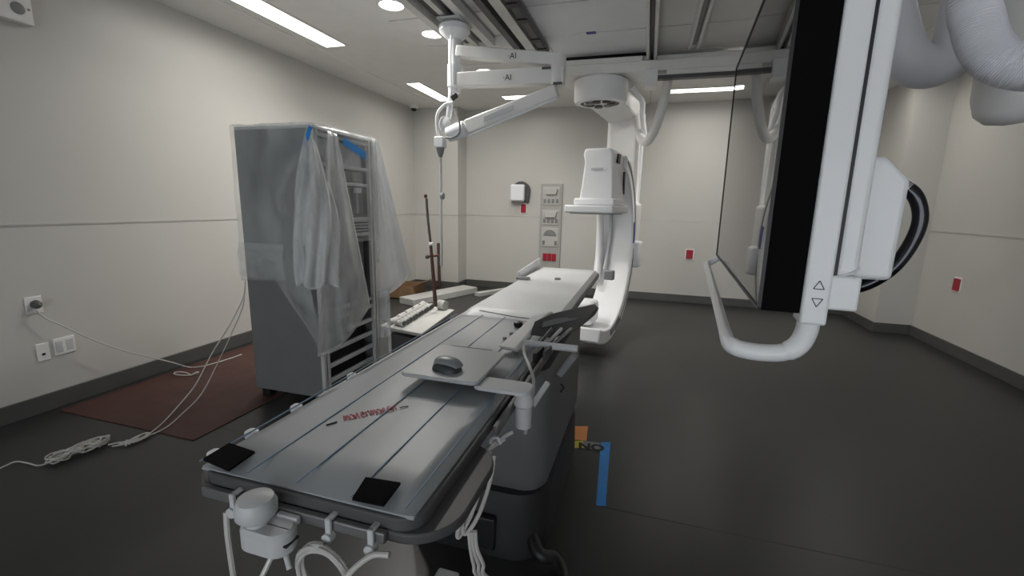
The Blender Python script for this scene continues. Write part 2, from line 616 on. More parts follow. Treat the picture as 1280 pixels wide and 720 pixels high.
# head
hc = Py(570, 165, AY - .03)
hd = MB().lathe(hc, [(.03, -.09), (.06, -.075), (.068, 0), (.066, .09), (.03, .11)], 20, (1, 0, .3)).build('head_joint', 'white', t, smooth=True)
h2 = Py(562, 135, AY - .03)
MB().tube([Py(564, 92, AY), Py(563, 118, AY - .02), h2, Py(560, 150, AY - .03)], [.03, .018, .03, .022], 14).build('swivel_stem', 'white', t, smooth=True)
MB().lathe(Py(556, 155, AY - .03), [(.001, -.02), (.05, -.016), (.066, -.006), (.066, .006), (.05, .016), (.001, .02)], 24, (.35, 1, 0)).build('joint_disc', 'light_grey', t, smooth=True)
yk = spline([Py(566, 128, AY - .05), Py(556, 131, AY - .05), Py(547, 142, AY - .05), Py(546, 158, AY - .05), Py(549, 174, AY - .05)], 6)
MB().tube(yk, .013, 10).build('yoke', 'white', t, smooth=True)
MB().tube(spline([Py(568, 137, AY - .09), Py(574, 152, AY - .12), Py(574, 166, AY - .12), Py(566, 172, AY - .1), Py(557, 172, AY - .09)], 6), .008, 8).build('cable', 'mid_grey', t, smooth=True)
MB().obox(Py(568, 121, AY - .07), (1, 0, .6), (0, 1, 0), (-.6, 0, 1), .028, .012, .02).build('lock_knob', 'black', t, bevel=.005)
sx = Py(550.5, 178, AY - .03)
MB().obox(sx, (1, 0, 0), (0, 1, 0), (0, 0, 1), .042, .042, .045).build('socket_block', 'white', t, bevel=.008)
MB().lathe((sx.x, sx.y, sx.z - .045), [(.036, 0), (.03, -.035), (.016, -.075), (.012, -.08)], 18).build('socket_cone', 'mid_grey', t, smooth=True)
pb = Py(550.5, 332, AY - .03)
po = MB().tube([(sx.x, sx.y, sx.z - .1), (sx.x, sx.y, pb.z)], .0125, 10).build('hanging_pole', 'aluminium', t, smooth=True)
kb = Py(554, 245, AY - .03)
MB().lathe((sx.x, sx.y, kb.z), [(.012, 0), (.03, .006), (.03, .026), (.012, .034)], 14, (1, 0, 0)).build('knob', 'grey', po, smooth=True)
MB().tube([Py(564, 30, AY - .075), Py(563.5, 70, AY - .085), Py(564, 122, AY - .07)], .006, 8).build('edge_line', 'white', t, smooth=True)  # thin white tube down the front of the post

# ================================================================== C-arm on its ceiling bridge
t = thing('c_arm', (-.5, 5.25, ZC), 'white ceiling hung C-arm with detector box above the table head and blue side strip', 'x-ray machine')
BY0, BY1 = 4.98, 5.5
br = MB().box((-1.0, BY0, 2.84), (1.75, BY1, 2.945)).build('bridge_beam', 'white_warm', t, bevel=.012)
MB().box((-1.0, BY0 + .03, 2.945), (-.16, BY1, 3.0)).build('bridge_carriage', 'white_warm', t, bevel=.01)
MB().box((-.16, BY0 + .13, 2.945), (1.75, BY1, 3.02)).build('bridge_carriage', 'white_warm', t, bevel=.01)
q = Py(814, 100, BY0)
MB().box((q.x - .06, BY0 - .03, 2.70), (q.x + .06, BY0 + .2, 2.86)).build('junction_box', 'white', t, bevel=.01)
MB().box((q.x + .06, BY0 + .02, 2.765), (q.x + .9, BY0 + .1, 2.80)).build('cable_track', 'dark_grey', t)
MB().box((q.x + .14, BY0 + .005, 2.80), (q.x + 1.5, BY0 + .2, 2.845)).build('trunking', 'white_warm', t, bevel=.006)
DX, DY = -.585, 5.22
dr = MB().lathe((DX, DY, 2.85), [(.24, 0), (.25, -.01), (.285, -.03), (.285, -.22), (.265, -.25), (.22, -.262), (.21, -.25)], 40).build('swivel_drum', 'white', t, smooth=True)
MB().lathe((DX - .01, DY, 2.605), [(.215, 0), (.215, -.006), (.17, -.01), (.16, .0)], 30).build('recess_ring', 'dark_grey', dr, smooth=True)
for k in range(7):
    a = k * .9
    MB().lathe((DX + .12 * math.cos(a), DY + .12 * math.sin(a), 2.60), [(.045, .01), (.045, -.012 - .004 * (k % 3)), (.02, -.016)], 14).build('connector', ('black', 'mid_grey', 'dark_grey')[k % 3], dr, smooth=True)
# L arm: drum -> back -> column
dh = Vector((math.sin(math.radians(10)), math.cos(math.radians(10)), 0))   # towards the back of the C
pp = Vector((dh.y, -dh.x, 0))                                              # across the C
CX0, CX1, CY0, CY1 = -.555, -.15, 5.92, 6.25
la = MB()
la.prism([(DX - .20, DY, 2.62), (DX + .20, DY - .02, 2.62), (CX1 + .01, CY0, 2.52), (CX1 + .01, CY1, 2.52), (CX0, CY1, 2.52), (CX0, CY0, 2.52)], (0, 0, .2))
la.build('l_arm', 'white_warm', t, bevel=.03, seg=3)
MB().prism([(x, y, .88) for x, y in srnd(CX0, CX1, CY0, CY1, .06, 5)], (0, 0, 1.75)).build('column', 'white_warm', t, bevel=.01)
MB().tube([Vector((CX1 + .02, CY0 - .01, 2.6)), Vector((CX1 + .02, CY0 - .01, 1.1))], .022, 10).build('column_edge_line', 'white', t, smooth=True)  # thin white tube along the right edge of the column
# carrier that grips the C
IC = Vector((-.475, 4.75, 1.07))
RO, BT_, BW = 1.0, .15, .36


def cpt(phi, r, s):
    return IC + dh * (r * math.cos(phi)) + Vector((0, 0, 1)) * (r * math.sin(phi)) + pp * s


def cband(r0, r1, s0, s1, a0, a1, n=44):
    mb = MB()
    V, F = [], []
    for i in range(n + 1):
        ph = math.radians(a0 + (a1 - a0) * i / n)
        V += [cpt(ph, r0, s0), cpt(ph, r1, s0), cpt(ph, r1, s1), cpt(ph, r0, s1)]
    for i in range(n):
        for k in range(4):
            F.append((i * 4 + k, i * 4 + (k + 1) % 4, (i + 1) * 4 + (k + 1) % 4, (i + 1) * 4 + k))
    F += [(0, 3, 2, 1), (n * 4, n * 4 + 1, n * 4 + 2, n * 4 + 3)]
    return mb.add(V, F)


ca = cband(RO - BT_, RO, -BW / 2, BW / 2, -114, 74).build('c_arc', 'white', t, bevel=.02, seg=3)
cband(RO - .055, RO - .035, BW / 2 - .002, BW / 2 + .004, -75, 70).build('side_groove', 'dark_grey', ca)
cband(RO - .02, RO + .003, BW / 2 - .012, BW / 2 + .003, -60, 65).build('running_edge', 'aluminium', ca)
cband(RO - .125, RO - .058, BW / 2 - .002, BW / 2 + .007, 0, 16).build('blue_strip', 'navy', ca)
cband(RO - .125, RO - .06, BW / 2 - .002, BW / 2 + .006, -88, -64).build('grey_inset', 'mid_grey', ca)
MB().obox(cpt(math.radians(6), RO + .11, -.03), pp, dh, (0, 0, 1), .22, .14, .36).build('carrier', 'white_warm', t, bevel=.04, seg=3)
MB().obox(cpt(math.radians(-8), RO + .03, BW / 2 + .03), pp, dh, (0, 0, 1), .05, .08, .16).build('carrier_cover', 'white', t, bevel=.03, seg=3)
# detector
dz0 = 1.43
dp = MB().prism([IC + pp * a + dh * b + Vector((0, 0, dz0 - IC.z)) for a, b in ((-.29, -.28), (.20, -.28), (.24, -.22), (.24, .22), (.2, .26), (-.25, .26), (-.29, .22))], (0, 0, .075)).build('detector_plate', 'white', t, bevel=.015, seg=3)
MB().prism([IC + pp * a + dh * b + Vector((0, 0, dz0 - .012 - IC.z)) for a, b in ((-.24, -.25), (.18, -.25), (.18, .22), (-.24, .22))], (0, 0, .02)).build('detector_face', 'grey', dp)
MB().prism([IC + pp * a + dh * b + Vector((0, 0, dz0 + .075 - IC.z)) for a, b in ((-.22, -.21), (.2, -.21), (.2, .2), (-.22, .2))], (0, 0, .07)).build('detector_collar', 'white', dp, bevel=.02, seg=3)
mb = MB()
V = []
for zz, x0, x1, y0, y1 in ((1.55, -.175, .175, -.18, .26), (1.72, -.155, .17, -.17, .30), (1.93, -.14, .15, -.16, .32), (2.0, -.155, .15, -.165, .30), (2.06, -.145, .115, -.15, .24)):
    V += [IC + pp * a + dh * b + Vector((0, 0, zz - IC.z)) for a, b in ((x0, y0), (x1, y0), (x1, y1), (x0, y1))]
F = [(3, 2, 1, 0), (16, 17, 18, 19)]
for i in range(4):
    for k in range(4):
        F.append((i * 4 + k, i * 4 + (k + 1) % 4, i * 4 + 4 + (k + 1) % 4, i * 4 + 4 + k))
mb.add(V, F)
dt = mb.build('detector_housing', 'white', t, bevel=.022, seg=3)
MB().obox(IC + pp * -.0 + dh * -.176 + Vector((0, 0, 1.86 - IC.z)), pp, dh, (0, 0, 1), .06, .003, .008).build('nameplate', 'light_grey', dt)
MB().obox(IC + pp * .155 + dh * .02 + Vector((0, 0, 1.97 - IC.z)), dh, pp, (0, .5, 1), .045, .01, .05).build('side_opening', 'black', dt)
MB().obox(IC + pp * .178 + dh * .22 + Vector((0, 0, 1.74 - IC.z)), dh, pp, (0, -.35, 1), .02, .008, .12).build('side_slot', 'black', dt)
# tube below the table
MB().obox(IC + Vector((-.10, .02, -.70)), pp, dh, (0, 0, 1), .12, .15, .13).build('tube_housing', 'white', t, bevel=.06, seg=4)
MB().obox(IC + pp * .12 + dh * .08 + Vector((0, 0, -.29)), pp, dh, (0, 0, 1), .05, .04, .05).build('tube_latch', 'grey', t, bevel=.01)
# inner conduit seen left of the C
MB().tube(spline([cpt(math.radians(40), RO - .22, -.16), cpt(math.radians(15), RO - .2, -.2), cpt(math.radians(-10), RO - .2, -.2), cpt(math.radians(-35), RO - .22, -.18)], 6), .045, 12).build('inner_conduit', 'white', t, smooth=True)
MB().tube(spline([cpt(math.radians(38), RO - .2, -.06), cpt(math.radians(12), RO - .17, -.08), cpt(math.radians(-8), RO - .18, -.1), cpt(math.radians(-25), RO - .2, -.11)], 6), .022, 10).build('inner_conduit', 'light_grey', t, smooth=True)
# cable hose from the bridge
MB().tube(spline([Py(836, 92, 5.3), Py(833, 112, 5.3), Py(826, 140, 5.3), Py(818, 163, 5.35), Py(808, 177, 5.45), Py(800, 170, 5.6), Py(797, 150, 5.75), Py(793, 128, 5.9)], 8), .05, 14).build('cable_hose', 'white_warm', t, smooth=True)
MB().tube(spline([Py(790, 108, 5.4), Py(797, 118, 5.45), Py(803, 128, 5.5), Py(803, 145, 5.55), Py(806, 172, 5.6)], 6), [.03] * 24 + [.02], 10).build('hose_guide', 'white', t, smooth=True)

# ================================================================== patient table
TZ = .94
t = thing('patient_table', (-.62, 2.1, 0), 'long narrow patient table with white striped pad on a grey pedestal', 'table')
ped = MB()
for zz, x0, x1, y0, y1 in ((0.0, -.96, -.33, 1.60, 2.62), (.06, -.97, -.32, 1.59, 2.63), (.30, -.95, -.325, 1.62, 2.61)):
    ped.v += [Vector((x, y, zz)) for x, y in srnd(x0, x1, y0, y1, .14, 6)]
n = 28
for i in range(2):
    for k in range(n):
        ped.f.append((i * n + k, i * n + (k + 1) % n, (i + 1) * n + (k + 1) % n, (i + 1) * n + k))
ped.f += [tuple(range(n - 1, -1, -1)), tuple(2 * n + k for k in range(n))]
pb_ = ped.build('pedestal_base', 'base_black', t, smooth=True)
MB().box((-.80, 1.57, .05), (-.52, 1.60, .20)).build('cable_outlet', 'black', pb_, bevel=.006)
cov = MB()
for zz, x0, x1, y0, y1 in ((.30, -.90, -.34, 1.66, 2.58), (.36, -.93, -.325, 1.62, 2.62), (.80, -.93, -.325, 1.62, 2.62), (.84, -.91, -.34, 1.64, 2.60)):
    cov.v += [Vector((x, y, zz)) for x, y in srnd(x0, x1, y0, y1, .10, 6)]
for i in range(3):
    for k in range(n):
        cov.f.append((i * n + k, i * n + (k + 1) % n, (i + 1) * n + (k + 1) % n, (i + 1) * n + k))
cov.f += [tuple(range(n - 1, -1, -1)), tuple(3 * n + k for k in range(n))]
cv = cov.build('pedestal_cover', 'cover_grey', t, smooth=True)
# small dark v mark on the cover side
qv = Vector((-.324, 1.97, .655))
for s in (-1, 1):
    MB().tube([qv + Vector((.001, -.05, .018 * s + .02)), qv + Vector((.001, .05, -.02))], .004, 6).build('v_mark', 'ink', cv)
slab(-.78, -.48, 1.0, 3.2, .84, .875, .04).build('slide_carriage', 'dark_grey', t)
X0, X1, Y0, Y1 = -.90, -.365, .655, 3.95
slab(X0 - .052, X1 + .058, Y0 - .006, 1.0, .866, .888, .10, 8).build('end_frame', 'dark_grey', t, bevel=.004)
slab(X0, X1, Y0 - .004, Y1, .888, .917, .05, 8).build('tabletop', 'dark_grey', t, bevel=.004)


def pad(x0, x1, y0, y1, z0, z1, amp=.0015):
    rng = random.Random(7)

    def fn(u, v):
        x = x0 + (x1 - x0) * u
        y = y0 + (y1 - y0) * v
        e = min(u, 1 - u) * (x1 - x0)
        k = max(0, 1 - e / .03)
        kk = max(0, 1 - min(v, 1 - v) * (y1 - y0) / .04)
        zt = z1 - (z1 - z0) * (.75 * max(k, kk) ** 2.2)
        zt += amp * math.sin(x * 37 + y * 9) * math.sin(y * 6.1 + 1) * (1 - max(k, kk))
        if k > .98:
            y += .004 * math.sin(y * 60)
        return Vector((x, y, zt))
    mb = MB()
    nu, nv = 24, max(12, int((y1 - y0) / .06))
    mb.grid(fn, nu, nv)
    a = len(mb.v)
    mb.add([(x0, y0, z0), (x1, y0, z0), (x1, y1, z0), (x0, y1, z0)], [(3, 2, 1, 0)])
    # close the sides
    bot = lambda i: a + i
    row0 = list(range(nu + 1)); row1 = [nv * (nu + 1) + i for i in range(nu + 1)]
    c0 = [j * (nu + 1) for j in range(nv + 1)]; c1 = [j * (nu + 1) + nu for j in range(nv + 1)]
    mb.f.append(tuple([bot(0), bot(1)] + row0[::-1]))
    mb.f.append(tuple([bot(2), bot(3)] + row1))
    mb.f.append(tuple([bot(3), bot(0)] + c0))
    mb.f.append(tuple([bot(1), bot(2)] + c1[::-1]))
    return mb


pd = pad(X0 + .005, X1 - .012, Y0 + .004, 2.12, .915, TZ).build('striped_pad', 'mattress', t, smooth=True)
for xs_, y1_ in ((-.885, 2.05), (-.755, 2.08), (-.635, 2.08), (-.505, 2.08), (-.39, 1.9)):
    pts = [(xs_ - .012 * (k / 10), .65 + (y1_ - .65) * k / 10, TZ + .0016) for k in range(11)]
    MB().tube(pts, .0019, 6).build('stripe', 'stripe_blue', pd)
pad(X0 + .005, X1 - .012, 2.10, Y1 - .005, .915, TZ + .012, .001).build('head_pad', 'head_pad', t, smooth=True)
MB().tube(spline([(-.80, 2.12, .953), (-.70, 2.09, .9535), (-.6, 2.06, .9535), (-.5, 2.05, .953)], 5), .0028, 6).build('pad_seam', 'mid_grey', t)
# upright flap at the far left corner
MB().prism([(X0 - .01, 3.22, .93), (X0 - .01, 3.92, .93), (X0 - .01, 3.92, 1.03), (X0 - .01, 3.22, 1.0)], (.012, 0, 0)).build('upright_flap', 'white', t, bevel=.003)
MB().box((X0 + .0, 3.14, .952), (X0 + .10, 3.18, .972)).build('flap_hinge', 'grey', t, bevel=.004)
MB().box((-.63, 3.24, .952), (-.59, 3.28, .966)).build('pad_button', 'grey', t, bevel=.004)
# accessory rails
for xx, yy0, yy1, nm in ((X0 - .016, 1.05, 3.5, 'side_rail'), (X1 + .016, 1.05, 2.4, 'side_rail')):
    MB().box((xx - .007, yy0, .885), (xx + .007, yy1, .915)).build(nm, 'rail_metal', t, bevel=.003)
    for k in range(5):
        y_ = yy0 + .1 + (yy1 - yy0 - .2) * k / 4
        MB().box((min(xx, xx - .012 * (1 if xx > -.6 else -1)), y_ - .012, .892), (max(xx, xx - .012 * (1 if xx > -.6 else -1)), y_ + .012, .908)).build('rail_spacer', 'dark_grey', t)
MB().box((X0 + .03, .634, .870), (X1 - .06, .6485, .893)).build('end_rail', 'rail_metal', t, bevel=.003)
# bumps of the left edge cover
for y_ in (.70, .80, .95, 1.2):
    MB().lathe((X0 - .004, y_, .925), [(.016, -.008), (.016, .006), (.008, .011)], 12).build('cover_snap', 'white', t, smooth=True)

# black hook-and-loop squares on the pad
for nm, cs, lab in (('adhesive_square', ((287, 556), (319, 567), (286, 590), (254, 576)), 'black square patch on the pad at the left corner of the table end'),
                    ('adhesive_square', ((457, 599), (501, 606), (480, 634), (440, 626)), 'black square patch on the pad near the right corner of the table end')):
    tag(MB().prism([Pz(x, y, TZ + .0018) for x, y in cs], (0, 0, .006)).build(nm, 'matte_black', bevel=.001), lab, 'patch', 'black patches on the table pad')

# red scribble: thin ink strokes lying on the pad
ra, rb = Pz(430, 524, TZ + .0022), Pz(497, 510, TZ + .0022)
du = (rb - ra).normalized()
dv = Vector((-du.y, du.x, 0))
sc = thing('red_handwriting', ra, 'red handwritten scribble across the striped pad', 'handwriting')
L = (rb - ra).length
rng = random.Random(11)
nch = 10
for k in range(nch):
    x0 = L * k / nch
    wch = L / nch
    hgt = .030 + .008 * rng.random()
    kind = k % 5
    if kind == 0:
        P = [(0, 0), (.1, .8), (.35, .75), (.4, .1), (.6, .8), (.85, .7), (.9, 0)]
    elif kind == 1:
        P = [(.8, .65), (.4, .9), (.1, .5), (.3, .05), (.75, .2), (.8, .7), (.85, 0)]
    elif kind == 2:
        P = [(0, .7), (.15, 0), (.4, .8), (.6, .75), (.7, 0)]
    elif kind == 3:
        P = [(.1, .5), (.8, .55), (.5, .95), (.1, .45), (.4, 0), (.9, .2)]
    else:
        P = [(.1, .9), (.15, .0), (.2, .6), (.7, .9), (.75, .1)]
    pts = [ra + du * (x0 + a * wch) + dv * ((b - .3) * hgt) for a, b in P]
    MB().tube(spline(pts, 4), .0011, 6).build('ink_stroke', 'red_ink', sc)
MB().tube([ra - du * .018 - dv * .006, ra - du * .045 - dv * .012], .0018, 6).build('dash', 'ink', sc)
MB().tube([rb + du * .006, rb + du * .03 - dv * .002], .0014, 6).build('dash', 'ink', sc)

# mouse tray on a swing arm
t = thing('mouse_tray', (-.57, 1.28, .985), 'thin pale tray with rounded corners held above the striped pad', 'tray')
slab(-.695, -.44, 1.145, 1.44, .975, .987, .025).build('tray_board', 'tray_white', t, bevel=.003)
MB().box((-.66, 1.452, .979), (-.50, 1.456, .985)).build('back_lip', 'light_grey', t)
slab(-.46, -.285, 1.15, 1.235, .962, .974, .03).build('swing_arm', 'light_grey', t, bevel=.003)
kx, ky = -.312, 1.205
MB().lathe((kx, ky, .965), [(.027, 0), (.027, -.03), (.0295, -.035), (.0295, -.05), (.025, -.055), (.025, -.12), (.016, -.125)], 22).build('pivot_knob', 'light_grey', t, smooth=True)
MB().tube([(kx + .02, ky + .03, .90), (kx + .05, ky + .1, .95)], .009, 8).build('lock_lever', 'light_grey', t, smooth=True)
# mouse
mx = Pz(559, 459, .995)
t = thing('computer_mouse', (mx.x, mx.y, .987), 'grey computer mouse with darker side lying on the tray', 'mouse')
ang = math.radians(-8)
ux = Vector((math.cos(ang), math.sin(ang), 0)); uy = Vector((-ux.y, ux.x, 0))


def mshape(a, b, h, z0, nu=24, nv=10, sk=.0):
    mb = MB()
    V = []
    for j in range(nv + 1):
        ph = math.pi / 2 * j / nv
        for i in range(nu):
            th = 2 * math.pi * i / nu
            c, s_ = math.cos(th), math.sin(th)
            rr = math.cos(ph) ** .7
            x = a * rr * (abs(c) ** .8) * (1 if c > 0 else -1) + sk * math.sin(ph)
            y = b * rr * (abs(s_) ** .8) * (1 if s_ > 0 else -1)
            V.append(Vector((mx.x, mx.y, z0)) + ux * x + uy * y + Vector((0, 0, h * math.sin(ph))))
    F = [(j * nu + i, j * nu + (i + 1) % nu, (j + 1) * nu + (i + 1) % nu, (j + 1) * nu + i) for j in range(nv) for i in range(nu)]
    F.append(tuple(range(nu - 1, -1, -1)))
    return mb.add(V, F)


mshape(.048, .034, .027, .987, sk=-.004).build('side_grip', 'mouse_dark', t, smooth=True)
keep = mx.copy()
mx += uy * .008
mshape(.0475, .031, .024, 1.001, sk=-.008).build('top_shell', 'mouse_grey', t, smooth=True)
mx = keep

# ------------------------------------------------ side control wing
t = thing('side_control_panel', (-.36, 1.9, .90), 'dark grey wing-shaped control panel under clear cover on the table side', 'control panel')
top = [Pz(655, 409, 1.0), Pz(690, 391, 1.0), Pz(737, 380, 1.0)]
A = [Py(662, 419, 1.66), Py(668, 402, 1.72), Py(690, 392, 1.85), Py(738, 381, 2.10), Py(744, 387, 2.10), Py(738, 396, 2.05), Py(716, 414, 1.86), Py(690, 423, 1.74)]
MB().prism(A, (.015, .05, -.004)).build('wing_body', 'dark_grey', t, bevel=.008, seg=3)
Bq = [Py(680, 402, 1.775), Py(728, 389, 2.03), Py(733, 392, 2.04), Py(720, 399, 1.94), Py(679, 409, 1.74)]
MB().prism([p + Vector((-.003, -.008, .0)) for p in Bq], (.004, .006, 0)).build('wing_panel', 'mid_grey', t, bevel=.002)
Cq = [Py(622, 432, 1.55), Py(650, 409, 1.70), Py(664, 395, 1.80), Py(690, 388, 1.86), Py(672, 402, 1.76), Py(660, 418, 1.66), Py(643, 436, 1.53)]
MB().prism(Cq, (.012, .02, -.02)).build('clear_cover', 'white_warm', t, bevel=.006)
kq = Pz(648, 402, .965)
MB().lathe((kq.x, kq.y, .9405), [(.018, 0), (.022, .01), (.02, .022), (.008, .026)], 16).build('black_knob', 'black', t, smooth=True)
for px, py in ((639, 414), (631, 420)):
    q = Pz(px, py, .955)
    MB().lathe((q.x, q.y, .9405), [(.009, 0), (.009, .01), (.004, .012)], 10).build('button', 'grey', t, smooth=True)
for k in range(3):
    a, b = Py(673 + k * 9, 431, 1.62 + .03 * k), Py(690 + k * 12, 411, 1.74 + .05 * k)
    MB().tube([a, b], .007, 8).build('cover_rib', ('dark_grey', 'light_grey', 'grey')[k], t)
MB().tube([Py(640, 434, 1.62) + Vector((0, 0, .022)), Py(722, 439, 1.62) + Vector((0, 0, .008))], .014, 10).build('support_bar', 'light_grey', t, smooth=True)
MB().obox(Py(709, 456, 1.62), (1, 0, -.65), (0, 1, 0), (.65, 0, 1), .013, .018, .052).build('support_leg', 'mid_grey', t, bevel=.004)
MB().obox(Py(673, 447, 1.55) + Vector((0, 0, .012)), (.3, 1, .2), (1, 0, 0), (0, 0, 1), .03, .006, .018).build('clamp_block', 'black', t)
MB().obox(Py(680, 446, 1.58) + Vector((.012, 0, .016)), (.3, 1, .2), (1, 0, 0), (0, 0, 1), .025, .005, .018).build('clamp_block', 'dark_grey', t)

# side cable draped over the table edge
tag(MB().tube(spline([Py(655, 432, 1.55), Vector((-.395, 1.52, .958)), Vector((-.350, 1.42, .950)), Vector((-.328, 1.39, .915)), Vector((-.325, 1.36, .86)), Vector((-.327, 1.33, .81)), Vector((-.33, 1.30, .765))], 7), .006, 8).build('draped_cable', 'cable_white', smooth=True),
    'white cable draped over the table edge beside the tray', 'cable')

# joystick control at the end rail
t = thing('joystick_unit', (-.65, .60, .80), 'white joystick control with round knob hanging on the table end rail', 'joystick')
jb = MB()
for zz, g in ((.836, -.006), (.843, 0), (.878, 0), (.885, -.006)):
    jb.v += [Vector((x, y, zz)) for x, y in srnd(-.712 - g, -.600 + g, .566 - g, .630 + g, .033 + g, 7)]
n = 32
for i in range(3):
    for k in range(n):
        jb.f.append((i * n + k, i * n + (k + 1) % n, (i + 1) * n + (k + 1) % n, (i + 1) * n + k))
jb.f += [tuple(range(n - 1, -1, -1)), tuple(3 * n + k for k in range(n))]
bo = jb.build('body', 'light_grey', t, smooth=True)
MB().box((-.612, .580, .860), (-.5985, .612, .864)).build('slot', 'black', bo)
MB().lathe((-.680, .596, .883), [(.022, 0), (.02, .010), (.031, .014), (.037, .022), (.038, .040), (.032, .054), (.018, .060), (.001, .061)], 28).build('knob', 'light_grey', t, smooth=True)
MB().tube([(-.63, .575, .838), (-.655, .555, .775)], .005, 8).build('lever', 'aluminium', t, smooth=True)
MB().tube([(-.625, .60, .84), (-.60, .585, .812)], .005, 8).build('lever', 'light_grey', t, smooth=True)
MB().box((-.66, .620, .874), (-.61, .633, .890)).build('rail_hook', 'light_grey', t, bevel=.003)


def clip(px, py, label):
    q = Py(px, py, .628)
    tt = thing('cable_clip', (q.x, .63, .90), label, 'cable clip', 'cable clips on the end rail')
    MB().box((q.x - .006, .624, .868), (q.x + .006, .632, .902)).build('strap', 'light_grey', tt, bevel=.002)
    MB().box((q.x - .006, .632, .895), (q.x + .006, .652, .902)).build('hook', 'light_grey', tt, bevel=.002)
    MB().lathe((q.x, .627, .862), [(.005, -.010), (.011, -.008), (.011, .008), (.005, .010)], 14, (0, 1, 0)).build('ring', 'light_grey', tt, smooth=True)
    return q.x


c1 = clip(291, 628, 'pale cable clip at the left of the table end, beside the joystick')
c2 = clip(410, 649, 'pale cable clip in the middle of the table end, holding the coil')
c3 = clip(463, 660, 'pale cable clip right of the coil on the table end')
tag(MB().tube(spline([(c1 - .012, .622, .862), (c1 - .006, .615, .81), (c1 - .002, .615, .70), (c1, .615, .5), (c1, .62, .2), (c1 - .02, .64, .006), (c1 - .1, .76, .006)], 6), .0065, 8).build('hanging_cable', 'cable_white', smooth=True),
    'single white cable hanging straight down from the left end clip', 'cable')
cp = []
for k in range(5 * 28 + 1):
    a = math.pi / 2 + 2 * math.pi * k / 28
    r = .058 + .004 * math.sin(k * .37)
    cp.append((c2 + r * .95 * math.cos(a) + .002 * math.sin(k * .11), .612 - .0022 * (k / 28) + .004 * math.sin(k * .21), .799 + r * math.sin(a)))
tag(MB().tube(cp, .0046, 7).build('coiled_cable', 'cable_white', smooth=True), 'round coil of white cable hanging below the middle of the table end', 'cable')
tag(MB().tube(spline([(c3 + .045, .618, .869), (c3 + .01, .612, .862), (c3 - .022, .585, .835), (c3 - .05, .565, .78), (c3 - .06, .565, .6), (c3 - .05, .58, .3), (c3 - .02, .65, .006), (c3 + .02, .85, .006)], 6), .0055, 8).build('hanging_cable', 'cable_white', smooth=True),
    'white cable hanging slantwise from the clip right of the coil', 'cable')

# cable loops along the right side rail
t = thing('cable_bundle', (-.33, 1.05, .90), 'bundle of pale cables looped and tied under the right table edge', 'cables')
RX = X1 + .045
B0 = Pz(618, 552, .92)
def PB(x, y, Y): return Py(x, y, Y)
MB().tube(spline([PB(630, 548, 1.10), PB(612, 560, 1.06), PB(590, 585, .99), PB(575, 612, .92), PB(560, 632, .87), PB(545, 645, .83)], 6), .008, 8).build('cable', 'cable_white', t, smooth=True)
MB().tube(spline([PB(640, 540, 1.12), PB(615, 556, 1.06), PB(596, 585, .98), PB(585, 612, .93), PB(578, 640, .91), PB(572, 668, .92), PB(576, 668, .93), PB(590, 640, .96), PB(603, 600, 1.0), PB(612, 565, 1.05)], 6), .006, 8).build('cable', 'cable_white', t, smooth=True)
MB().tube(spline([PB(612, 562, 1.06), PB(592, 600, .98), PB(580, 640, .93), PB(578, 663, .93), PB(585, 665, .94), PB(600, 640, .97), PB(613, 600, 1.01), PB(618, 570, 1.05)], 6), .0055, 8).build('cable', 'cable_white', t, smooth=True)
for k in range(3):
    MB().tube(spline([PB(586 + k * 4, 664, .94), PB(588 + k * 4, 685, .95), PB(592 + k * 6, 705, .97), PB(600 + k * 5, 722, 1.0), Vector((-.30 + .02 * k, 1.2, .25)), Vector((-.28 + .03 * k, 1.35, .008)), Vector((-.3 + .05 * k, 1.55, .008))], 6), .005, 8).build('cable', 'cable_white', t, smooth=True)
MB().obox(PB(584, 627, .95), (0, 1, .4), (1, 0, 0), (0, -.4, 1), .018, .012, .018).build('tie', 'light_grey', t, bevel=.004)
for px, py, Y in ((570, 605, .90), (618, 550, 1.06)):
    MB().tube(spline([PB(px - 4, py + 10, Y), PB(px - 4, py, Y), PB(px + 3, py - 3, Y), PB(px + 8, py + 5, Y)], 5), .005, 8).build('hook', 'light_grey', t, smooth=True)

# foot switch and thick black hose at the pedestal
fp = Pz(562, 711, .06)
t = thing('foot_switch', (fp.x, fp.y - .08, 0), 'pale grey foot switch on the floor in front of the pedestal', 'foot switch')
slab(fp.x - .055, fp.x + .055, fp.y - .17, fp.y + .01, 0, .03, .02).build('base', 'mid_grey', t, bevel=.006)
MB().prism([(fp.x - .045, fp.y - .155, .03), (fp.x + .045, fp.y - .155, .03), (fp.x + .045, fp.y, .03), (fp.x - .045, fp.y, .03)], (0, .0, .03)).build('pedal', 'light_grey', t, bevel=.01, seg=3)
tag(MB().tube(spline([(-.40, 1.68, .12), (-.33, 1.60, .07), (-.27, 1.62, .045), (-.22, 1.56, .03), (-.19, 1.44, .03), (-.18, 1.30, .03), (-.2, 1.1, .03), (-.25, .9, .03)], 8), .028, 14).build('floor_hose', 'black', smooth=True),
    'thick black hose leaving the pedestal across the floor', 'hose')

